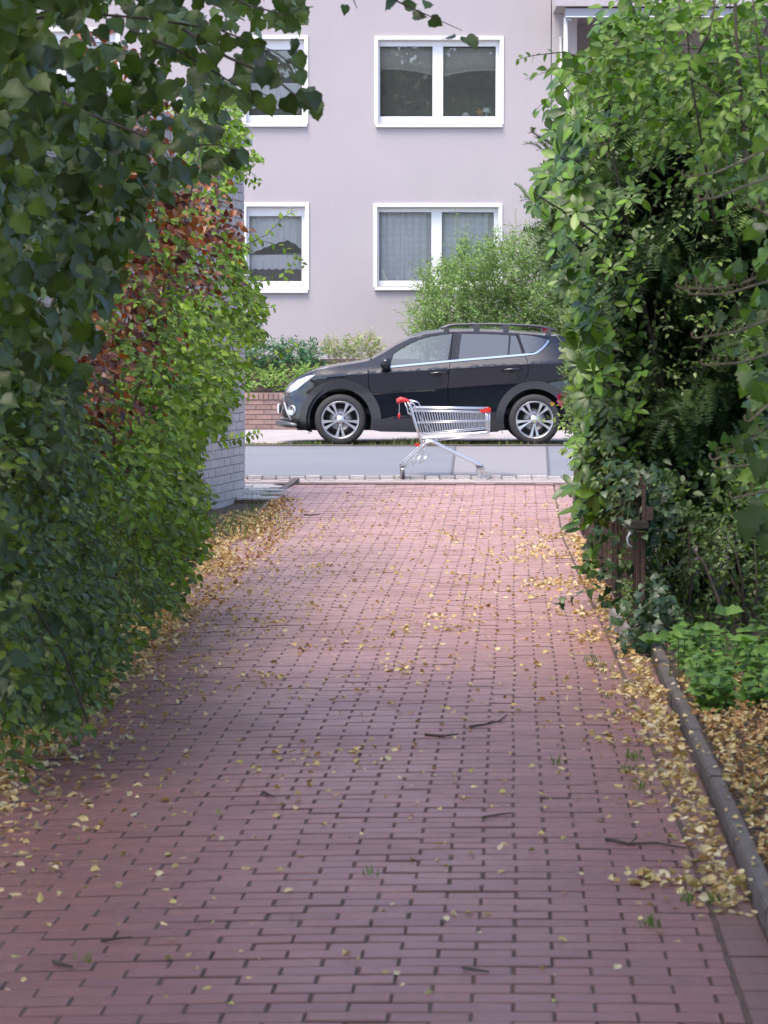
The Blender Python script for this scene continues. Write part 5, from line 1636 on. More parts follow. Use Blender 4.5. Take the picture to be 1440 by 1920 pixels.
# the far side of the crown
n_ = 4000
q = rg.normal(size=(n_, 3)); q /= np.linalg.norm(q, axis=1, keepdims=True)
P = np.array([2.6, 19.0, 2.3]) + q * (1 - .3 * rg.random(n_))[:, None] * np.array([1.5, 1.9, 2.0])
ppx, ppy, pD = proj(P); k = (ppx > 1100) & (ppy > 160) & (P[:, 2] > .7); P = P[k]; q = q[k]
fy.add(P, norm(q + rdir(len(P), (0, 0, -.15), .45)), rdir(len(P), (-.1, -.35, .9), .35), rg.uniform(.15, .26, len(P)))
yt = MB()
for path, r0 in (([(2.3, 18.4, -.1), (2.35, 18.45, .9), (2.2, 18.4, 1.9), (2.4, 18.6, 3.4)], .11), ([(2.0, 17.6, -.1), (1.95, 17.4, .45), (1.80, 17.25, .85), (1.62, 17.2, 1.5)], .06), ([(2.7, 18.8, -.1), (2.9, 18.6, 1.4), (3.1, 18.7, 3.2)], .08)):
    yt.tube([Vector(p) for p in path], [r0, r0 * .85, r0 * .7, r0 * .3][:len(path)], 10)
    yt.build('trunk', M['bark'], yew); yt = MB()
for (sx, sy, L_) in ((1010, 275, 1), (990, 372, 1), (1000, 250, 0)):    # sprays that stick out at the left
    e = pt(sx, sy, 17.6); a = pt(sx + 110, sy + 80, 18.2)
    yt.tube([a, a.lerp(e, .5) + Vector((0, 0, .02)), e], [.008, .005, .002], 5)
    for i in range(16):
        f = .25 + .75 * i / 15
        c = np.array(a.lerp(e, f)[:]) + np.array([0, 0, .02 * math.sin(3.1 * f)])
        fy.add(c[None], norm(np.array((e - a)[:])[None] * 1.2 + rg.normal(size=(1, 3)) * .35), rdir(1, (0, -.5, .8), .3), np.array([rg.uniform(.09, .14)]))
tag(yt.build('spray_stems', M['twig'], yew), kind='stuff')

# 6 rhododendron-like shrub with big glossy leaves, left edge of the right-hand mass
rho = empty('laurel_shrub', uv(.85, 16.5, .02), 'laurel shrub with big light green oval leaves leaning over the board fence', 'shrub')
RHO = [(0.086, 0.173, 0.012), (0.066, 0.137, 0.012), (0.112, 0.214, 0.016), (0.04, 0.089, 0.012), (0.099, 0.189, 0.013), (0.056, 0.111, 0.016), (0.03, 0.065, 0.013)]
fr_ = Foliage(rho, 'laurel', M['gloss'], RHO, .38, 300, 14)
rst = MB()
def rosette(c, d, n_, size, spread=.95, tid=None):
    d = np.array(d) / np.linalg.norm(d); a = np.cross(d, [0, 0, 1]); a /= np.linalg.norm(a); b = np.cross(a, d)
    for i in range(n_):
        an = 2 * math.pi * i / n_ * 1.0 + rg.random() * .5; r_ = np.cos(an) * a + np.sin(an) * b
        y = d * (1 - spread * .7) + r_ * spread + np.array([0, 0, -.12]); z = d * .9 - r_ * .3 + np.array([0, -.35, .5])
        fr_.add((np.array(c) + r_ * .012)[None], y[None], z[None], np.array([size * rg.uniform(.45, 1.0)]), tid)
def rho_cluster(poly, n_, Df, size, thick=.6, leaves=7):
    px, py = sample_poly(poly, n_)
    for x, y in zip(px, py):
        D = Df(x) + abs(rg.normal(0, thick)) ; c = pt(x, y, D)
        d = (rg.normal(-.55, .3), rg.normal(-.5, .3), rg.normal(.45, .3))
        rosette(c, d, leaves, size)
        e = c + Vector((.05 + .05 * rg.random(), .12, -.09 * rg.random())); rst.tube([c, e], [.003, .004], 4, False)
Dr = lambda x: 14.2 + max(0, (1150 - x)) * .012
rho_cluster([(1030, 160), (1075, 85), (1125, 60), (1160, 130), (1165, 200), (1100, 290), (1050, 310), (1030, 240)], 34, Dr, .135)
rho_cluster([(1050, 300), (1110, 290), (1090, 420), (1050, 440), (1000, 385), (985, 350), (1010, 340)], 15, Dr, .13)
rho_cluster([(1030, 430), (1080, 450), (1110, 540), (1130, 640), (1140, 760), (1110, 760), (1088, 700), (1072, 640), (1075, 590), (1050, 520)], 44, lambda x: 15.8, .135)
rho_cluster([(1092, 700), (1135, 740), (1145, 880), (1115, 940), (1095, 900), (1075, 865), (1098, 780)], 34, lambda x: 17.0, .14)
rho_cluster([(1075, 880), (1120, 900), (1130, 960), (1110, 1000), (1085, 985), (1062, 930)], 14, lambda x: 17.4, .14)
rho_cluster([(1090, 1020), (1110, 1010), (1120, 1075), (1090, 1070)], 4, lambda x: 17.2, .11)
rho_cluster([(1090, 320), (1180, 300), (1210, 480), (1210, 760), (1180, 900), (1130, 900), (1140, 640), (1100, 480)], 60, lambda x: 16.5, .10, .5, 6)
rho_cluster([(1080, 40), (1200, 10), (1260, 90), (1180, 130)], 14, lambda x: 14.6, .13, .6)
for (x, y, D, yv, zv, s_) in ((1075, 180, 14.0, (.5, -.2, .35), (-.2, -.5, .85), .15), (1060, 215, 13.9, (-.35, -.2, -.9), (-.6, -.3, .75), .15), (1100, 205, 14, (.8, 0, -.3), (0, -.4, .9), .13), (1130, 120, 14.2, (-.3, -.1, 1), (.1, -.95, .2), .17), (1090, 150, 14.2, (-.5, -.1, .8), (.1, -.95, .2), .17), (1165, 130, 14.2, (.7, -.1, .5), (0, -.95, .3), .17),
                               (1086, 958, 16.8, (-1, -.1, .05), (-.1, -.5, .85), .125), (1090, 980, 16.8, (-1, -.1, -.25), (-.1, -.5, .85), .13), (1092, 992, 16.8, (-1, 0, -.1), (-.1, -.5, .85), .11)):
    fr_.add(np.array([pt(x, y, D)[:]]), np.array([yv]), np.array([zv]), np.array([s_]))
rst.tube([pt(1000, 362, 14.6), pt(1050, 392, 15.0), pt(1120, 440, 15.8)], [.003, .005, .007], 5)
for q in range(9):
    a = uv(1.0 + .06 * (q % 3), 17.2 + .25 * q, .0); e = pt(1120 + 8 * (q % 4), 160 + 85 * q, 16.8 + .2 * q)
    rst.tube([a, a.lerp(e, .4) + Vector((.1, .1, .05)), a.lerp(e, .8) + Vector((.05, .1, 0)), e], [.018, .014, .009, .004], 7)
tag(rst.build('stems', M['twig'], rho), kind='stuff')

# 7 light deciduous tree at the upper right
lime = empty('young_cherry_tree', uv(1.6, 13.2, .02), 'young tree with thin twigs and fresh green leaves at the upper right', 'tree')
LIM = [(0.088, 0.173, 0.015), (0.114, 0.211, 0.02), (0.066, 0.135, 0.015), (0.136, 0.232, 0.028), (0.074, 0.152, 0.022)]
fl2 = Foliage(lime, 'ovate', M['leaf'], LIM, .2, 300, 12)
lst = MB()
poly = [(1090, 95), (1180, 40), (1210, -30), (1470, -30), (1470, 300), (1400, 360), (1330, 330), (1250, 260), (1160, 190), (1080, 140)]
px, py = sample_poly(poly, 270); n_ = len(px)
D = 13.3 + .5 * lump(px, py, 60, 9) + np.abs(rg.normal(0, .7, n_))
twigs(fl2, pix_np(px, py, D), rdir(n_, (-.45, -.4, .25), .55), .30, 7, .085, droop=.5, stem=lst, face=(-.1, -.65, .65), fspread=.4)
for path in ([(1340, 420), (1295, 140), (1290, 70), (1262, -30)], [(1300, 120), (1330, 60), (1345, -20)], [(1440, 260), (1425, 120), (1410, -20)], [(1400, 240), (1350, 180), (1300, 150)]):
    lst.tube([pt(x, y, 13.2) for x, y in path], [.006, .005, .004, .002][:len(path)], 6)
sprig(fl2, lst, [(1120, 112), (1050, 98), (1000, 104), (968, 112)], 13.4, 13, .05)
tb = uv(1.75, 13.3, 0)
lst.tube([tb, tb + Vector((0, 0, 1.2)), pt(1400, 330, 13.3), pt(1380, 60, 13.4), pt(1370, -260, 13.6), pt(1370, -800, 13.8)], [.020, .017, .012, .008, .007, .005], 9)
n_ = 8000
q = rg.normal(size=(n_, 3)); q = q / np.linalg.norm(q, axis=1, keepdims=True) * (rg.random(n_) ** .4)[:, None]
P = np.array([3.0, 5.0, 6.6]) + q * np.array([3.2, 7.5, 2.8])
ppx, ppy, pD = proj(P); k = (ppy < -30) | (pD < 3); P = P[k]
fl2.add(P, rdir(len(P), (0, 0, -.7), .6), rdir(len(P), (0, -.2, 1), .5), rg.uniform(.12, .19, len(P)))
tag(lst.build('branches', M['twig'], lime), kind='stuff')

# 8 ivy with long shoots at the right edge
ivy = empty('ivy', (1.62, 10.0, .03), 'ivy with pale curling shoots and lobed leaves at the right edge of the picture', 'climber')
IVY = [(.085, .165, .024), (.12, .215, .028), (.06, .12, .024), (.045, .09, .024), (.15, .25, .04)]
fi = Foliage(ivy, 'ivy', M['gloss'], IVY, .2, 260, 14)
ist = MB()
def ivy_shoot(path, D0, D1, nl, size, hook=True):
    n_ = len(path); pts = [pt(x, y, D0 + (D1 - D0) * i / (n_ - 1)) for i, (x, y) in enumerate(path)]
    ist.tube(pts, [.006 * (1 - .4 * i / (n_ - 1)) for i in range(n_)], 6)
    if hook:
        e = pts[-1]; ist.tube([e, e + Vector((-.012, 0, .002)), e + Vector((-.018, 0, .014)), e + Vector((-.012, 0, .022))], [.0036, .0036, .003, .0025], 6)
    seg = [p for p in pts]
    for q in range(nl):
        t = (q + .4) / nl * (n_ - 1); i = min(int(t), n_ - 2); c = seg[i].lerp(seg[i + 1], t - i)
        h = .028 + .035 * rg.random() * (1 - .4 * t / n_); e = c + Vector((rg.normal(0, .01), rg.normal(-.006, .012), h))
        ist.tube([c, c.lerp(e, .5) + Vector((.004, 0, 0)), e], .0018, 4, False)
        fi.add(np.array([e[:]]), rdir(1, (.1 * rg.choice([-1, 1]) - .25, -.35, .55), .45), rdir(1, (-.1, -.75, .55), .4), np.array([size * rg.uniform(.6, 1.2) * (.55 + .45 * (1 - t / (n_ - 1)))]))
for path, nl in (([(1480, 262), (1430, 282), (1390, 304), (1340, 325), (1288, 331)], 8), ([(1480, 325), (1440, 334), (1395, 350), (1345, 370), (1318, 375)], 9), ([(1490, 500), (1440, 512), (1390, 532), (1330, 543), (1278, 540)], 12), ([(1490, 520), (1430, 530), (1360, 552), (1300, 552)], 11),
                 ([(1490, 590), (1440, 600), (1380, 622), (1306, 634)], 9), ([(1480, 640), (1440, 664), (1390, 680), (1324, 685)], 9), ([(1490, 780), (1440, 800), (1380, 845), (1340, 862)], 9), ([(1480, 800), (1430, 870), (1350, 878)], 8), ([(1490, 905), (1440, 920), (1378, 934)], 7), ([(1480, 740), (1440, 760), (1405, 790)], 6), ([(1480, 400), (1445, 408), (1412, 388)], 5)):
    ivy_shoot(path, 10.3, 9.6, int(nl * 1.7), .072)
px, py = sample_poly([(1405, 240), (1480, 230), (1480, 1010), (1410, 990), (1400, 860), (1390, 700), (1410, 560), (1410, 420)], 150)
fi.add(pix_np(px, py, 10.2 + np.abs(rg.normal(0, .5, 150))), rdir(150, (-.3, -.2, -.5), .5), rdir(150, (-.3, -.7, .5), .4), rg.uniform(.045, .085, 150), None)
for x, y, s_ in ((1408, 965, .11), (1432, 955, .12), (1425, 860, .085), (1440, 990, .10)):
    fi.add(np.array([pt(x, y, 9.0)[:]]), np.array([[-.2, -.1, -.8]]), np.array([[-.2, -.9, .3]]), np.array([s_ * .85]), 3)
for q in range(8): 
    a = Vector((1.75 + .08 * rnd.random(), 10.2 + .3 * rnd.random(), 0)); e = pt(1470 + 20 * rnd.random(), 240 + 100 * q, 10.3)
    ist.tube([a, a.lerp(e, .5) + Vector((.06, 0, 0)), e], [.014, .011, .006], 6)
tag(ist.build('shoots', M['ivystem'], ivy), kind='stuff')

# 9 understorey below the yew: ivy carpet, privet and box
under = empty('dark_undergrowth', uv(1.3, 15.6, .03), 'dark small leaved bush under the yew and right of the fence end', 'bush')
UND = [(0.065, 0.118, 0.025), (0.089, 0.155, 0.03), (0.049, 0.089, 0.023), (0.122, 0.193, 0.034), (0.075, 0.131, 0.037)]
fu_ = Foliage(under, 'ovate', M['gloss'], UND, .25, 300, 11)
ust = MB()
poly = [(1185, 900), (1250, 900), (1300, 960), (1380, 930), (1480, 940), (1480, 1195), (1400, 1180), (1230, 1200), (1195, 1195), (1180, 1130), (1175, 1080), (1200, 1020)]
n_ = 430; px, py = sample_poly(poly, n_)
hollow = in_poly_np([(1255, 1090), (1330, 1070), (1440, 1080), (1440, 1160), (1270, 1170)], px, py) & (rg.random(n_) < .75)
px, py = px[~hollow], py[~hollow]; n_ = len(px)
D = 15.9 + .35 * lump(px, py, 45, 3) + np.abs(rg.normal(0, .5, n_))
twigs(fu_, pix_np(px, py, D), rdir(n_, (-.35, -.5, .25), .55), .22, 8, .042, droop=.4, stem=ust, face=(-.1, -.6, .75), fspread=.45)
poly = [(1105, 560), (1180, 620), (1230, 760), (1300, 840), (1290, 930), (1180, 960), (1130, 960), (1140, 800), (1120, 680)]
n_ = 230; px, py = sample_poly(poly, n_)
twigs(fu_, pix_np(px, py, 16.9 + np.abs(rg.normal(0, .4, n_))), rdir(n_, (-.4, -.5, .1), .55), .24, 7, .055, droop=.5, stem=ust, face=(-.1, -.6, .75), fspread=.45)
px, py = sample_poly([(1190, 860), (1480, 860), (1480, 1200), (1195, 1200)], 1500)
fu_.add(pix_np(px, py, np.minimum(rg.uniform(16.0, 18.2, 1500), 9020 / np.maximum(py - 625, 1) + .3)), rdir(1500, (-.2, -.3, -.5), .6), rdir(1500, (-.1, -.5, .7), .6), rg.uniform(.05, .08, 1500))
for q in range(4):
    x = rnd.uniform(1220, 1440); a = gd(x, 1195, .03); e = pt(x + rnd.uniform(-60, 40), rnd.uniform(940, 1080), a.y + .1)
    ust.tube([a, a.lerp(e, .5) + Vector((.03, 0, 0)), e], [.010, .008, .003], 6)
ust.tube([pt(1372, 1200, 15.4), pt(1345, 1120, 15.4), pt(1322, 1060, 15.5), pt(1300, 1030, 15.5)], [.012, .010, .008, .005], 6)
px, py = sample_poly([(1120, 230), (1200, 190), (1330, 230), (1390, 330), (1380, 560), (1330, 700), (1250, 760), (1170, 640), (1120, 520), (1100, 380)], 210)
twigs(fu_, pix_np(px, py, 16.7 + np.abs(rg.normal(0, .35, 210))), rdir(210, (-.35, -.5, .15), .55), .26, 7, .05, droop=.5, stem=ust, face=(-.1, -.6, .75), fspread=.5)
n_ = 7000                              # the bush goes on outside the picture
hu, hv, hz = rg.uniform(1.0, 4.2, n_), rg.uniform(9.6, 19, n_), 2.7 * rg.random(n_) ** .9
hx, hy = uv_np(hu, hv); P = np.stack([hx, hy, hz], axis=1)
ppx, ppy, pD = proj(P); k = (ppx > 1470) & (hu > .95 + .25 * np.sin(hz * 3 + hv)); P = P[k]
fu_.add(P, rdir(len(P), (-.3, -.3, -.3), .7), rdir(len(P), (-.3, -.5, .7), .6), rg.uniform(.07, .12, len(P)))
tag(ust.build('stems', M['twig'], under), kind='stuff')
ivf = empty('fence_ivy', uv(.7, 15.6, .03), 'dark ivy with round leaves climbing over the near end of the board fence', 'climber')
ff = Foliage(ivf, 'ivy', M['gloss'], [(.030, .066, .030), (.040, .082, .034), (.05, .098, .036), (.026, .055, .030)], .2, 150, 12)
fst = MB()
poly = [(1200, 1090), (1240, 1060), (1260, 1110), (1255, 1180), (1220, 1215), (1198, 1190)]
px, py = sample_poly(poly, 46)
twigs(ff, pix_np(px, py, 15.1 + np.abs(rg.normal(0, .25, 46))), rdir(46, (-.4, -.5, .0), .5), .2, 5, .058, droop=.5, stem=fst, face=(-.2, -.65, .65))
px, py = sample_poly([(1170, 860), (1240, 880), (1270, 960), (1250, 1040), (1215, 970), (1180, 925)], 70)
twigs(ff, pix_np(px, py, 15.5 + np.abs(rg.normal(0, .3, 70))), rdir(70, (-.4, -.5, -.1), .5), .2, 5, .055, droop=.5, stem=fst, face=(-.2, -.65, .65))
for path in ([(1170, 1095), (1140, 1075), (1118, 1080), (1092, 1075)], [(1150, 1100), (1105, 1105), (1060, 1125), (1042, 1135)], [(1185, 1060), (1150, 1065), (1125, 1060)], [(1160, 1010), (1120, 1000), (1100, 1030)], [(1180, 1140), (1150, 1135), (1125, 1125)]):
    sprig(ff, fst, path, 16.0, 8, .06, .003)
tag(fst.build('stems', M['greenstem'], ivf), kind='stuff')

# 10 nettles and ground elder behind the kerb
nett = empty('weed_patch', gd(1310, 1300, .03), 'patch of fresh green weeds with pointed leaves behind the dark kerb', 'weeds')
NET = [(0.098, 0.194, 0.035), (0.127, 0.231, 0.041), (0.075, 0.158, 0.032), (0.149, 0.263, 0.045), (0.086, 0.173, 0.041)]
fn = Foliage(nett, 'heart', M['leaf'], NET, .18, 220, 14)
nst = MB()
for q in range(120):
    x = rg.uniform(1195, 1470); y = rg.uniform(1215, 1345) if x > 1240 else rg.uniform(1215, 1265)
    if x > 1380: y = min(y, 1330)
    x = max(x, 1250 + (y - 1210) * .55 + rg.uniform(0, 30))
    a = gd(x, y, .04)
    h = rg.uniform(.07, .20); e = a + Vector((rg.normal(0, .03), rg.normal(0, .03), h))
    nst.tube([a, e], [.003, .0018], 4, False)
    for k in range(4):
        t = .35 + .65 * k / 3; c = a.lerp(e, t); an = k * 1.6 + q
        for sg in (0, math.pi):
            fn.add(np.array([c[:]]), np.array([[math.cos(an + sg), math.sin(an + sg), -.05 + .3 * (t - .5)]]), rdir(1, (0, -.35, .9), .25), np.array([rg.uniform(.035, .075) * (1.2 - .45 * t)]))
for x, y, h, s_ in ((1256, 1235, .20, .08), (1272, 1235, .2, .075), (1283, 1232, .21, .075), (1322, 1245, .26, .075), (1361, 1240, .33, .09), (1400, 1250, .22, .085), (1222, 1205, .12, .07)):
    a = gd(x, y + 40, .04); e = a + Vector((0, 0, h)); nst.tube([a, e], [.004, .0025], 5)
    for k in range(3):
        fn.add(np.array([e[:]]), np.array([[math.cos(k * 2.1 + x), -.25 + math.sin(k * 2.1 + x), .35]]), rdir(1, (0, -.6, .7), .2), np.array([s_]))
tag(nst.build('stems', M['greenstem'], nett), kind='stuff')

# 11 rose beside the far end of the fence
rose = empty('rose_bush', gd(1078, 930, .1), 'rose twig with dark pink bloom in front of the rear car wheel', 'shrub')
fro = Foliage(rose, 'ovate', M['leaf'], [(.20, .30, .06), (.15, .25, .05), (.24, .33, .09)], .15, 60, 9)
ros = MB()
Dz = 25.5
ros.tube([Vector((gd(1078, 930, .1).x, 25.4, .1)), pt(1085, 850, Dz), pt(1078, 790, Dz), pt(1062, 752, Dz)], [.008, .006, .005, .004], 6)
ros.tube([pt(1085, 850, Dz), pt(1090, 740, Dz), pt(1060, 650, Dz), pt(1038, 622, Dz)], [.006, .005, .004, .003], 6)
for path in ([(1080, 800), (1055, 780), (1025, 785), (1000, 788)], [(1085, 810), (1060, 800), (1040, 795)], [(1085, 770), (1065, 765), (1048, 757)], [(1090, 720), (1075, 700), (1064, 690)], [(1070, 830), (1060, 840), (1052, 850)]):
    sprig(fro, ros, path, Dz, 9, .06, .003)
ros.build('stem', M['greenstem'], rose)
def bloom(px, py, r_, tone, n_=16):
    c = pt(px, py, Dz - .05); V = []; F = []; T = []
    for i in range(n_):
        ring = i / n_; an = i * 2.4; rr2 = r_ * (.25 + .75 * ring)
        d = Vector((math.cos(an), -.3, math.sin(an))).normalized(); sd = Vector((-math.sin(an), 0, math.cos(an)))
        b = c + d * rr2 * .35; t = c + d * rr2 + Vector((0, -.02 * (1 - ring), 0))
        k = len(V); V += [(b - sd * rr2 * .25)[:], (b + sd * rr2 * .25)[:], (t + sd * rr2 * .38)[:], (t + d * rr2 * .12)[:], (t - sd * rr2 * .38)[:]]
        F.append((k, k + 1, k + 2, k + 3, k + 4)); T += [tuple(x * rnd.uniform(.7, 1.2) for x in tone)] * 5
    return link('bloom', mesh_np('bloom', V, F, T), M['petal'], rose)
bloom(1054, 749, .062, (.42, .015, .10)); bloom(1063, 741, .04, (.36, .015, .06), 12)
bloom(1022, 619, .03, (.30, .02, .05), 10); bloom(1036, 757, .022, (.75, .50, .03), 10); bloom(1087, 688, .035, (.70, .10, .03), 10); bloom(1071, 720, .03, (.70, .14, .04), 8)

# ================================================================== planting across the street
bigs = empty('tall_shrub', (2.2, 47.9, 1.1), 'tall fresh green shrub with upright shoots between the car and the house', 'shrub')
BSH = [(0.132, 0.231, 0.06), (0.171, 0.28, 0.07), (0.109, 0.196, 0.055), (0.217, 0.329, 0.085), (0.147, 0.252, 0.075)]
fb = Foliage(bigs, 'lance', M['leaf'], BSH, .2, 0, 99)
bst = MB()
poly = [(768, 640), (772, 590), (785, 560), (790, 515), (850, 500), (880, 455), (900, 470), (930, 455), (975, 450), (1010, 440), (1060, 470), (1110, 560), (1110, 660), (780, 665)]
n_ = 1700; px, py = sample_poly(poly, n_)
twigs(fb, pix_np(px, py, 47.6 + .35 * lump(px, py, 30, 5) + np.abs(rg.normal(0, .4, n_))), rdir(n_, (-.05, -.3, .75), .45), .42, 10, .085, droop=.15, stem=bst, stem_r=.003, face=(0, -.6, .8), fspread=.5)
for x0, y0, x1, y1 in ((858, 520, 854, 388), (870, 520, 872, 420), (925, 500, 928, 430), (965, 480, 966, 392), (990, 480, 987, 410), (1010, 480, 1012, 432), (815, 560, 795, 470), (830, 540, 826, 480), (1030, 480, 1028, 425), (945, 480, 944, 440), (790, 600, 762, 575), (800, 640, 752, 648)):
    sprig(fb, bst, [(x0, y0), ((x0 + x1) / 2 + 2, (y0 + y1) / 2), (x1, y1)], 47.6, 22, .075, .005, face=(0, -.7, .7), up=.3)
px, py = sample_poly([(790, 545), (830, 510), (880, 480), (1000, 470), (1100, 560), (1110, 680), (785, 680)], 5200)
fb.add(pix_np(px, py, rg.uniform(47.9, 49.2, 5200)), rdir(5200, (0, -.2, .5), .7), rdir(5200, (0, -.6, .6), .6), rg.uniform(.08, .12, 5200))
for q in range(10):
    x = 800 + q * 30; a = Vector((fx(x), 47.8, 1.1)); e = pt(x + rnd.uniform(-15, 15), 500, 47.9); bst.tube([a, a.lerp(e, .5), e], [.02, .014, .006], 6)
tag(bst.build('stems', M['greenstem'], bigs), kind='stuff')

cher = empty('cherry_laurel', (-2.0, 46.4, .75), 'dark green low cherry laurel bush above the garden wall left of the car', 'bush')
fch = Foliage(cher, 'lance', M['gloss'], [(.040, .12, .050), (.055, .155, .060), (.03, .095, .045), (.07, .18, .07)], .2, 0, 99)
cs2 = MB()
px, py = sample_poly([(430, 665), (470, 650), (520, 652), (560, 645), (598, 655), (602, 685), (580, 698), (430, 700)], 330)
twigs(fch, pix_np(px, py, 46.2 + np.abs(rg.normal(0, .3, 330))), rdir(330, (0, -.3, .8), .5), .2, 7, .10, droop=.1, stem=cs2, face=(0, -.6, .8))
tag(cs2.build('stems', M['greenstem'], cher), kind='stuff')
lowh = empty('clipped_hedge', (-1.6, 45.5, .72), 'low light green clipped hedge on top of the brick garden wall', 'hedge')
flo = Foliage(lowh, 'ovate', M['leaf'], [(.15, .27, .045), (.19, .31, .06), (.12, .22, .04), (.22, .30, .08)], .2, 0, 99)
ls2 = MB()
px, py = sample_poly([(420, 700), (480, 694), (600, 690), (700, 690), (700, 745), (560, 740), (530, 735), (420, 738)], 420)
D = 45.35 + .5 * np.clip((720 - py) / 30, 0, 1) + np.abs(rg.normal(0, .15, 420))
twigs(flo, pix_np(px, py, D), rdir(420, (0, -.4, .7), .5), .14, 7, .065, droop=.1, stem=ls2, face=(0, -.55, .8))
tag(ls2.build('stems', M['greenstem'], lowh), kind='stuff')
palb = empty('pale_bush', (-.7, 47.6, 1.2), 'pale variegated bush with pinkish shoots on the terrace wall behind the bonnet', 'bush')
fpa = Foliage(palb, 'lance', M['leaf'], [(.30, .36, .17), (.24, .30, .13), (.34, .34, .22), (.22, .28, .09), (.33, .25, .19)], .15, 0, 99)
ps2 = MB()
px, py = sample_poly([(600, 650), (612, 640), (635, 650), (650, 640), (675, 636), (705, 632), (715, 660), (700, 680), (640, 684), (602, 672)], 190)
twigs(fpa, pix_np(px, py, 47.4 + np.abs(rg.normal(0, .25, 190))), rdir(190, (0, -.3, .8), .55), .22, 7, .085, droop=.1, stem=ps2, face=(0, -.6, .7))
tag(ps2.build('stems', M['greenstem'], palb), kind='stuff')

# ================================================================== board fence on the right
fence = empty('board_fence', uv(.70, 15.6, .03), 'dark weathered board fence half hidden under the leaves on the right', 'fence')
v = 15.45; k = 0
BTN = [(0.068, 0.044, 0.036), (0.084, 0.056, 0.046), (0.056, 0.038, 0.032), (0.1, 0.072, 0.058)]
while v < 26.4:
    w = rnd.uniform(.085, .105); h = rnd.uniform(.84, .92); uo = .68 - .012 * max(0, v - 17) + rnd.uniform(-.012, .008) - (.02 if k % 2 else 0)
    z0 = float(.03 + .10 * sstep((v - 24) / 8))
    mb = MB(); mb.box((uo, v, z0 - .02), (uo + .02, v + w, z0 + h), .004)
    tl_ = rnd.uniform(-.02, .02)
    mb.v = [uv(x + tl_ * (z - z0), y, z)[:] for x, y, z in mb.v]
    mb.build('board', M['board'], fence, tone=rnd.choice(BTN))
    v += w + rnd.uniform(.006, .02); k += 1
for h in (.22, .70):
    mb = MB(); mb.box((.702, 15.45, h), (.742, 26.4, h + .07)); mb.v = [uv(x - .012 * max(0, y - 17), y, z)[:] for x, y, z in mb.v]; mb.build('rail', M['board'], fence, tone=BTN[0])
for v in (18.2, 20.9, 23.6, 26.3):
    mb = MB(); mb.box((.745, v, -.1), (.835, v + .09, .98), .006); mb.v = [uv(x - .012 * max(0, y - 17), y, z)[:] for x, y, z in mb.v]; mb.build('post', M['board'], fence, tone=BTN[1])
gp = empty('gate_post', (gd(1073, 945, .05).x, 26.7, .05), 'dark square gate post at the far end of the fence', 'post')
q = gd(1073, 945, .05)
MB().box((q.x - .03, 26.68, -.1), (q.x + .06, 26.78, 1.15), .006).build('shaft', M['board'], gp, tone=BTN[2])
MB().box((q.x - .04, 26.67, 1.151), (q.x + .07, 26.79, 1.18), .006).build('cap', M['board'], gp, tone=BTN[3])
# rusty latch rail with a hook, and a grey plank end at the foot of the fence
la = empty('gate_latch', pt(1190, 990, 15.35), 'grey iron latch bar with a curved hook at the near end of the fence', 'latch')
a, b = pt(1174, 984, 15.4), pt(1216, 992, 15.4)
MB().box((a.x, 15.34, b.z), (b.x, 15.44, a.z + .02), .006).build('bar', M['rust'], la)
MB().tube([pt(1182, 998, 15.3), pt(1176, 1008, 15.3), pt(1177, 1020, 15.3), pt(1184, 1026, 15.3)], .006, 7).build('hook', M['greymetal'], la)
pe = MB(); a = gd(1176, 1215, .0)
pe.box((a.x - .006, a.y, -.02), (a.x + .022, a.y + 1.2, .11), .004)
tag(pe.build('plank_end', M['paving'], tone=(.26, .24, .24)), 'short pale grey plank standing on edge at the foot of the fence', 'plank')

# ================================================================== fallen leaves, twigs, verge grass
DRY = [(.50, .36, .15), (.56, .43, .20), (.42, .25, .09), (.30, .16, .07), (.60, .50, .28), (.46, .40, .15), (.24, .12, .06), (.54, .44, .25), (.40, .38, .14), (.62, .54, .36), (.46, .30, .12), (.34, .19, .08)]
DNAME = ['yellow', 'yellow', 'orange brown', 'dark brown', 'pale yellow', 'greenish yellow', 'dark brown', 'pale yellow', 'greenish yellow', 'pale yellow', 'orange brown', 'dark brown']
litter = []                                            # u, v, z, size, tone
def lit(n_, fu, fv, zf, smin, smax, tones, pile=0.0):
    for _ in range(int(n_ * 1.35)):
        v = fv(); u = fu(v)
        litter.append((u, v, zf(u, v) + .004 + pile * rg.random(), .64 * rg.uniform(smin, smax), tones[rg.integers(len(tones))]))
zd = lambda u, v: float(zdrive(u, v))
A_ = [0, 1, 4, 5, 7, 9, 1, 4, 10]; B_ = [2, 3, 6, 10, 11, 0, 3, 2]
lit(2400, lambda v: -1.95 - .25 * math.sin(v * 1.7) * .4 - abs(rg.normal(0, .28)) - (.1 if v < 12 else 0) - .02 * (v - 10), lambda: rg.uniform(9.0, 26.5), zd, .04, .075, A_ + [2, 10], .03)
lit(380, lambda v: -2.35 + abs(rg.normal(0, .12)), lambda: rg.uniform(24.5, 28.3), zd, .04, .07, B_ + A_[:3], .03)
lit(1500, lambda v: -2.0 - .025 * (v - 10) + rg.normal(0, .11), lambda: rg.uniform(10, 18), zd, .04, .075, A_, .02)
lit(650, lambda v: -2.17 - .02 * (v - 16) + rg.normal(0, .16), lambda: rg.uniform(16, 27), zd, .04, .075, A_ + [2], .02)
lit(550, lambda v: -1.92 - abs(rg.normal(0, .15)), lambda: rg.uniform(10.5, 27), zd, .035, .07, [0, 1, 2, 2, 10, 7, 11, 3, 2], .012)
lit(800, lambda v: -1.75 + rg.normal(0, .22) - .02 * (v - 10), lambda: rg.uniform(8.6, 26), zd, .04, .07, A_, .0)
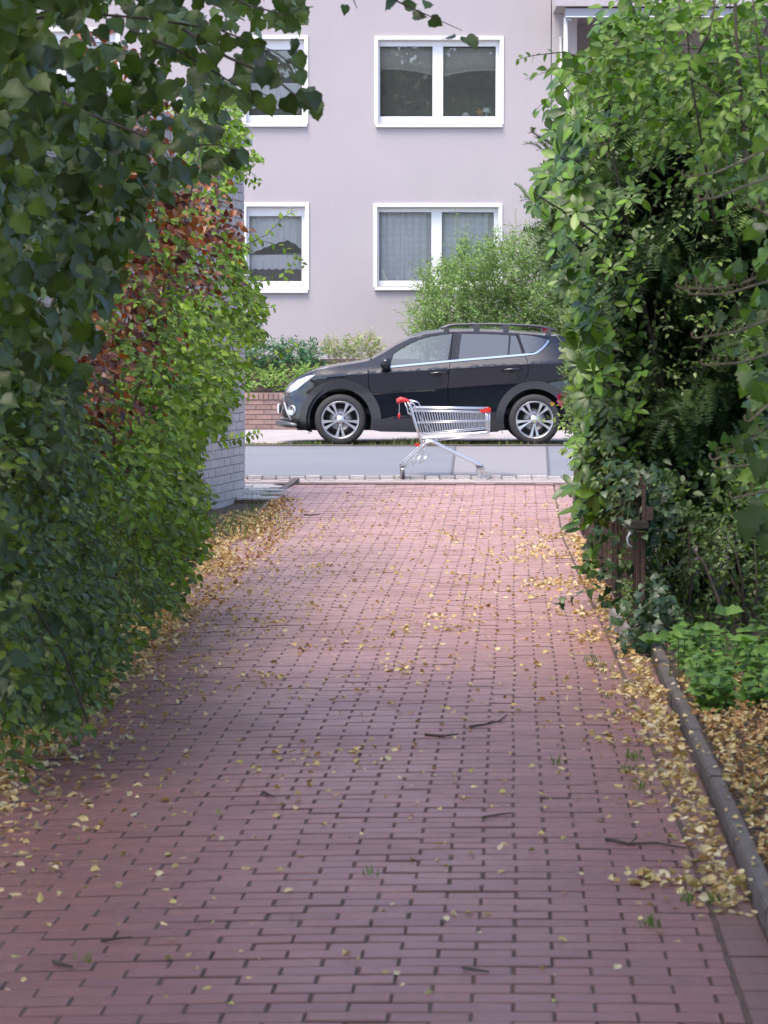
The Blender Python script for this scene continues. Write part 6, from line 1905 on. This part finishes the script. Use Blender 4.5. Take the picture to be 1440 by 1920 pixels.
lit(900, lambda v: .70 - abs(rg.normal(0, .055)) - (.02 if v < 15 else .05 + .012 * (v - 15)), lambda: rg.uniform(8.4, 24), zd, .04, .07, A_, .025)
for v0, u0, n_, sp in ((8.75, .60, 60, .10), (8.9, .45, 26, .06), (10.4, .52, 18, .07), (11.0, .58, 40, .09), (11.9, .5, 24, .1), (12.6, .6, 60, .1), (13.6, .6, 60, .1), (14.6, .5, 26, .09), (16.0, .46, 40, .12), (17.5, .45, 40, .14), (19.5, .36, 110, .2), (22, .3, 110, .22), (24, .28, 60, .2)):
    lit(n_, lambda v: min(.70, u0 + rg.normal(0, sp)), lambda: v0 + rg.normal(0, sp * 1.6), zd, .04, .07, A_, .012)
lit(1250, lambda v: rg.uniform(-1.75, .5), lambda: 10.5 + 19 * rg.random() ** .75, zd, .03, .06, A_ + [2], .0)
lit(130, lambda v: rg.uniform(-1.7, .5), lambda: rg.uniform(7.2, 11.5), zd, .03, .055, [5, 8, 9, 1, 4], .0)
for _ in range(34):
    v0, u0 = rg.uniform(11.5, 25), rg.uniform(-1.5, .35)
    lit(int(rg.integers(4, 10)), lambda v: u0 + rg.normal(0, .05), lambda: v0 + rg.normal(0, .1), zd, .04, .065, A_ + [8], .008)
gz_ = lambda u, v: .045 + .03 * min(1, u - .77)
lit(9500, lambda v: rg.uniform(.79, .79 + .12 * v), lambda: rg.uniform(7.0, 13.8), gz_, .03, .062, A_ + B_ + B_, .03)
lit(250, lambda v: rg.uniform(.8, 2.6), lambda: rg.uniform(13.2, 15.4), gz_, .035, .065, A_ + B_, .02)
lit(45, lambda v: .75 + rg.normal(0, .03), lambda: rg.uniform(8, 15), lambda u, v: .062, .03, .05, A_, .0)
LT = np.array([DRY[l[4]] for l in litter]) * rg.uniform(.75, 1.15, (len(litter), 1))
LP = []
for l in litter:
    p = uv(l[0], l[1], l[2]); LP.append(p[:])
LP = np.array(LP); LS = np.array([l[3] for l in litter])
nL = len(LP)
LY = rg.normal(size=(nL, 3)); LY[:, 2] *= .18; LY = norm(LY)
LZ = norm(np.stack([rg.normal(0, .55, nL), rg.normal(0, .55, nL), np.where(rg.random(nL) < .7, 1.0, -1.0)], axis=1))
LX = norm(np.cross(LY, LZ)); LF = np.stack([LX, LY, np.cross(LX, LY)], axis=2)
LV = rg.integers(0, 3, nL)
lpx, lpy, lD = proj(LP)
# the leaves lying singly on the drive that show largest are things of their own
lu, lv = inv_uv(LP[:, 0], LP[:, 1])
loose = (lu > -1.75) & (lu < .45) & (lpx > 5) & (lpx < 1435) & (lpy < 1915)
score = np.where(loose, LS * FPX / lD, -1)
one = set(np.argsort(-score)[:150].tolist()) if loose.any() else set()
def join_leaves(name, tmpls, var, P, Fr, S, T, m, parent):
    VV, FF, TT = [], [], []; base = 0
    for q in range(3):
        idx = np.nonzero(var == q)[0]
        if len(idx) == 0: continue
        tv, tf = tmpls[q]
        V = np.einsum('nij,kj->nki', Fr[idx], tv) * S[idx][:, None, None] + P[idx][:, None, :]
        F = tf[None] + (np.arange(len(idx)) * len(tv))[:, None, None] + base
        VV.append(V.reshape(-1, 3)); FF.append(F.reshape(-1, 3)); TT.append((T[idx][:, None, :] * vein(tv)[None]).reshape(-1, 3)); base += len(idx) * len(tv)
    me = mesh_np(name, np.concatenate(VV), np.concatenate(FF).astype(np.int32), np.concatenate(TT), smooth=True)
    return link(name, me, m, parent)
def leaf_obj(name, me, P, Fr, S, parent=None):
    o = link(name, me, None, parent)
    m = Matrix(((Fr * S).tolist())).to_4x4(); m.translation = Vector(P.tolist())
    if parent is not None: o.matrix_basis = m
    else: o.matrix_world = m
    return o
mask = np.ones(nL, bool)
lcache = {}
for i in one:
    mask[i] = False
    key = (int(LV[i]), litter[i][4])
    if key not in lcache:
        tv, tf = TM['dry'][key[0]]; lcache[key] = mesh_np('fallen_leaf', tv, tf, np.tile(DRY[key[1]], (len(tv), 1)), smooth=True, mats=[M['dry']])
    o = leaf_obj('fallen_leaf', lcache[key], LP[i], LF[i], LS[i])
    tag(o, 'single curled %s leaf lying loose on the red driveway bricks' % DNAME[litter[i][4]], 'fallen leaf', 'loose %s leaves scattered on the driveway' % DNAME[litter[i][4]])
tag(join_leaves('leaf_litter', TM['dry'], LV[mask], LP[mask], LF[mask], LS[mask], LT[mask], M['dry'], None), 'drifts of yellow and brown fallen leaves along both edges of the driveway', 'leaf litter', kind='stuff')

# fallen twigs
def stick(name, pix, r0, label):
    pts = []
    for x, y in pix:
        p = gd(x, y, 0); u_, v_ = inv_uv(p.x, p.y); p.z = zd(u_, v_) + r0 + .002; p = gd(x, y, p.z); pts.append(p)
    mb = MB(); mb.tube(pts, [r0 * (1 - .5 * i / (len(pts) - 1)) for i in range(len(pts))], 6)
    if len(pix) > 3: mb.tube([pts[1], pts[1] + Vector((.03, .05, .012))], [r0 * .6, r0 * .3], 5)
    tag(mb.build(name, M['twig']), label, 'twig', 'fallen twigs on the driveway')
stick('twig', [(797, 1377), (830, 1380), (858, 1376)], .006, 'short thick dark twig lying left of the forked one')
stick('twig', [(880, 1362), (915, 1357), (935, 1352), (951, 1340)], .005, 'bent dark twig with an upturned end in the middle of the drive')
stick('twig', [(1136, 1573), (1180, 1582), (1230, 1580), (1285, 1590)], .006, 'longest dark twig reaching towards the kerb on the right')
stick('twig', [(493, 1484), (505, 1490), (515, 1494)], .005, 'tiny dark twig alone on the left half of the drive')
stick('twig', [(190, 1764), (215, 1760), (247, 1757)], .005, 'thin straight twig near the lower left corner of the drive')
stick('twig', [(100, 1803), (118, 1808), (135, 1812)], .006, 'short stub of twig nearest the lower left corner')
stick('twig', [(868, 1814), (890, 1818), (917, 1822)], .005, 'dark twig nearest the bottom edge of the picture')
stick('twig', [(905, 1532), (940, 1526), (958, 1524)], .004, 'fine twig just above the sheen on the right half of the drive')
stick('twig', [(570, 965), (585, 966), (600, 964)], .008, 'pale stick at the far left of the drive near the dark edging')

# grass and weeds on the verge, at the wall corner and in the joints
GV, GF, GT = [], [], []
def blade(p, h, lean, w, tone):
    k = len(GV); d = Vector((math.cos(lean), math.sin(lean), 0)); sd = Vector((-d.y, d.x, 0)) * w
    GV.extend([(p - sd)[:], (p + sd)[:], (p + d * h * .25 + Vector((0, 0, h * .65)) + sd * .6)[:], (p + d * h * .25 + Vector((0, 0, h * .65)) - sd * .6)[:], (p + d * h * .6 + Vector((0, 0, h)))[:]])
    GF.extend([(k, k + 1, k + 2, k + 3), (k + 3, k + 2, k + 4)]); GT.extend([tone] * 5)
GTN = [(.10, .17, .035), (.14, .20, .05), (.20, .19, .07), (.26, .20, .10), (.09, .15, .04), (.13, .20, .04)]
for _ in range(5200):
    x = rg.uniform(-2.6, 3.2); dens = .5 + .5 * math.sin(x * 3.1) * math.sin(x * 1.3 + 1)
    if rg.random() > .25 + .75 * dens: continue
    blade(Vector((x, rg.uniform(39.34, 40.1), .165)), rg.uniform(.02, .085) * (.5 + dens), rg.uniform(0, 6.28), rg.uniform(.003, .007), GTN[rg.integers(6)])
for c0, n_, sp, h in ((gd(480, 940, .02), 260, .14, .12), (gd(505, 955, .02), 120, .10, .08), (gd(455, 975, 0), 200, .18, .10), (gd(420, 1000, 0), 120, .2, .14)):
    for _ in range(n_): blade(Vector((c0.x + rg.normal(0, sp), c0.y + rg.normal(0, sp * 2.5), c0.z)), h * rg.uniform(.4, 1.1), rg.uniform(0, 6.28), .004, GTN[rg.integers(6)])
for x, y, n_ in ((1180, 1450, 40), (1185, 1425, 40), (1200, 1480, 26), (1120, 1245, 30), (1132, 1265, 24), (1178, 1285, 26), (1150, 1345, 20), (1335, 1690, 30), (1290, 1690, 24), (1220, 1735, 26), (1140, 1310, 18), (1045, 1430, 10), (1110, 1240, 16), (690, 1640, 8), (160, 1800, 8)):
    for _ in range(n_):
        p = gd(x + rg.normal(0, 9), y + rg.normal(0, 4), -.005); blade(p, rg.uniform(.015, .045), rg.uniform(0, 6.28), .0028, GTN[rg.integers(2)])
for _ in range(900):
    v = rg.uniform(7.5, 14); u = rg.uniform(.80, .8 + .12 * v); p = uv(u, v, .04)
    if math.sin(u * 7 + v * 2) * math.sin(v * 3.3) > .35: blade(p, rg.uniform(.03, .10), rg.uniform(0, 6.28), .004, GTN[[0, 1, 4, 5][rg.integers(4)]])
tag(link('grass', mesh_np('grass', GV, GF, GT), M['leaf']), 'grass tufts on the verge, by the wall corner and in the paving joints', 'grass', kind='stuff')

# ================================================================== leaves: the ones that show largest become parts, the rest is joined
for f in Foliage.all: f.close()
allP = np.concatenate([f.P for f in Foliage.all])
apx, apy, aD = proj(allP)
BIN = 11
key = (np.clip((apx // BIN), -1, 140).astype(int) + 1) * 1000 + np.clip(apy // BIN, -1, 200).astype(int) + 1
vis = np.zeros(len(allP), bool)
okv = (apx > 0) & (apx < 1440) & (apy > 0) & (apy < 1920) & (aD > 1)
o_ = np.lexsort((aD, key)); ks = key[o_]
first = np.ones(len(ks), bool); first[1:] = ks[1:] != ks[:-1]
vis[o_[first]] = True; vis &= okv
i0 = 0
for f in Foliage.all:
    n_ = len(f.P); D_ = aD[i0:i0 + n_]; v_ = vis[i0:i0 + n_]; i0 += n_
    size_px = f.S * FPX / np.maximum(D_, .1)
    sc = np.where(v_ & (size_px >= f.min_px), size_px, -1)
    pick = np.argsort(-sc)[:f.single]; pick = pick[sc[pick] > 0]
    rest_m = np.ones(n_, bool); rest_m[pick] = False
    cache_ = {}
    for i in pick:
        kk = (int(f.var[i]), int(f.tidx[i]))
        if kk not in cache_:
            tv, tf = TM[f.kind][kk[0]]
            cache_[kk] = mesh_np(f.leafname, tv, tf, np.tile(f.tones[kk[1]], (len(tv), 1)) * vein(tv), smooth=True, mats=[f.m])
        leaf_obj(f.leafname, cache_[kk], f.P[i], f.Fr[i], f.S[i], f.plant)
    T = f.tones[f.tidx] * rg.uniform(.85, 1.15, (n_, 1))
    if rest_m.any():
        tag(join_leaves(f.part, TM[f.kind], f.var[rest_m], f.P[rest_m], f.Fr[rest_m], f.S[rest_m], T[rest_m], f.m, f.plant), kind='stuff')
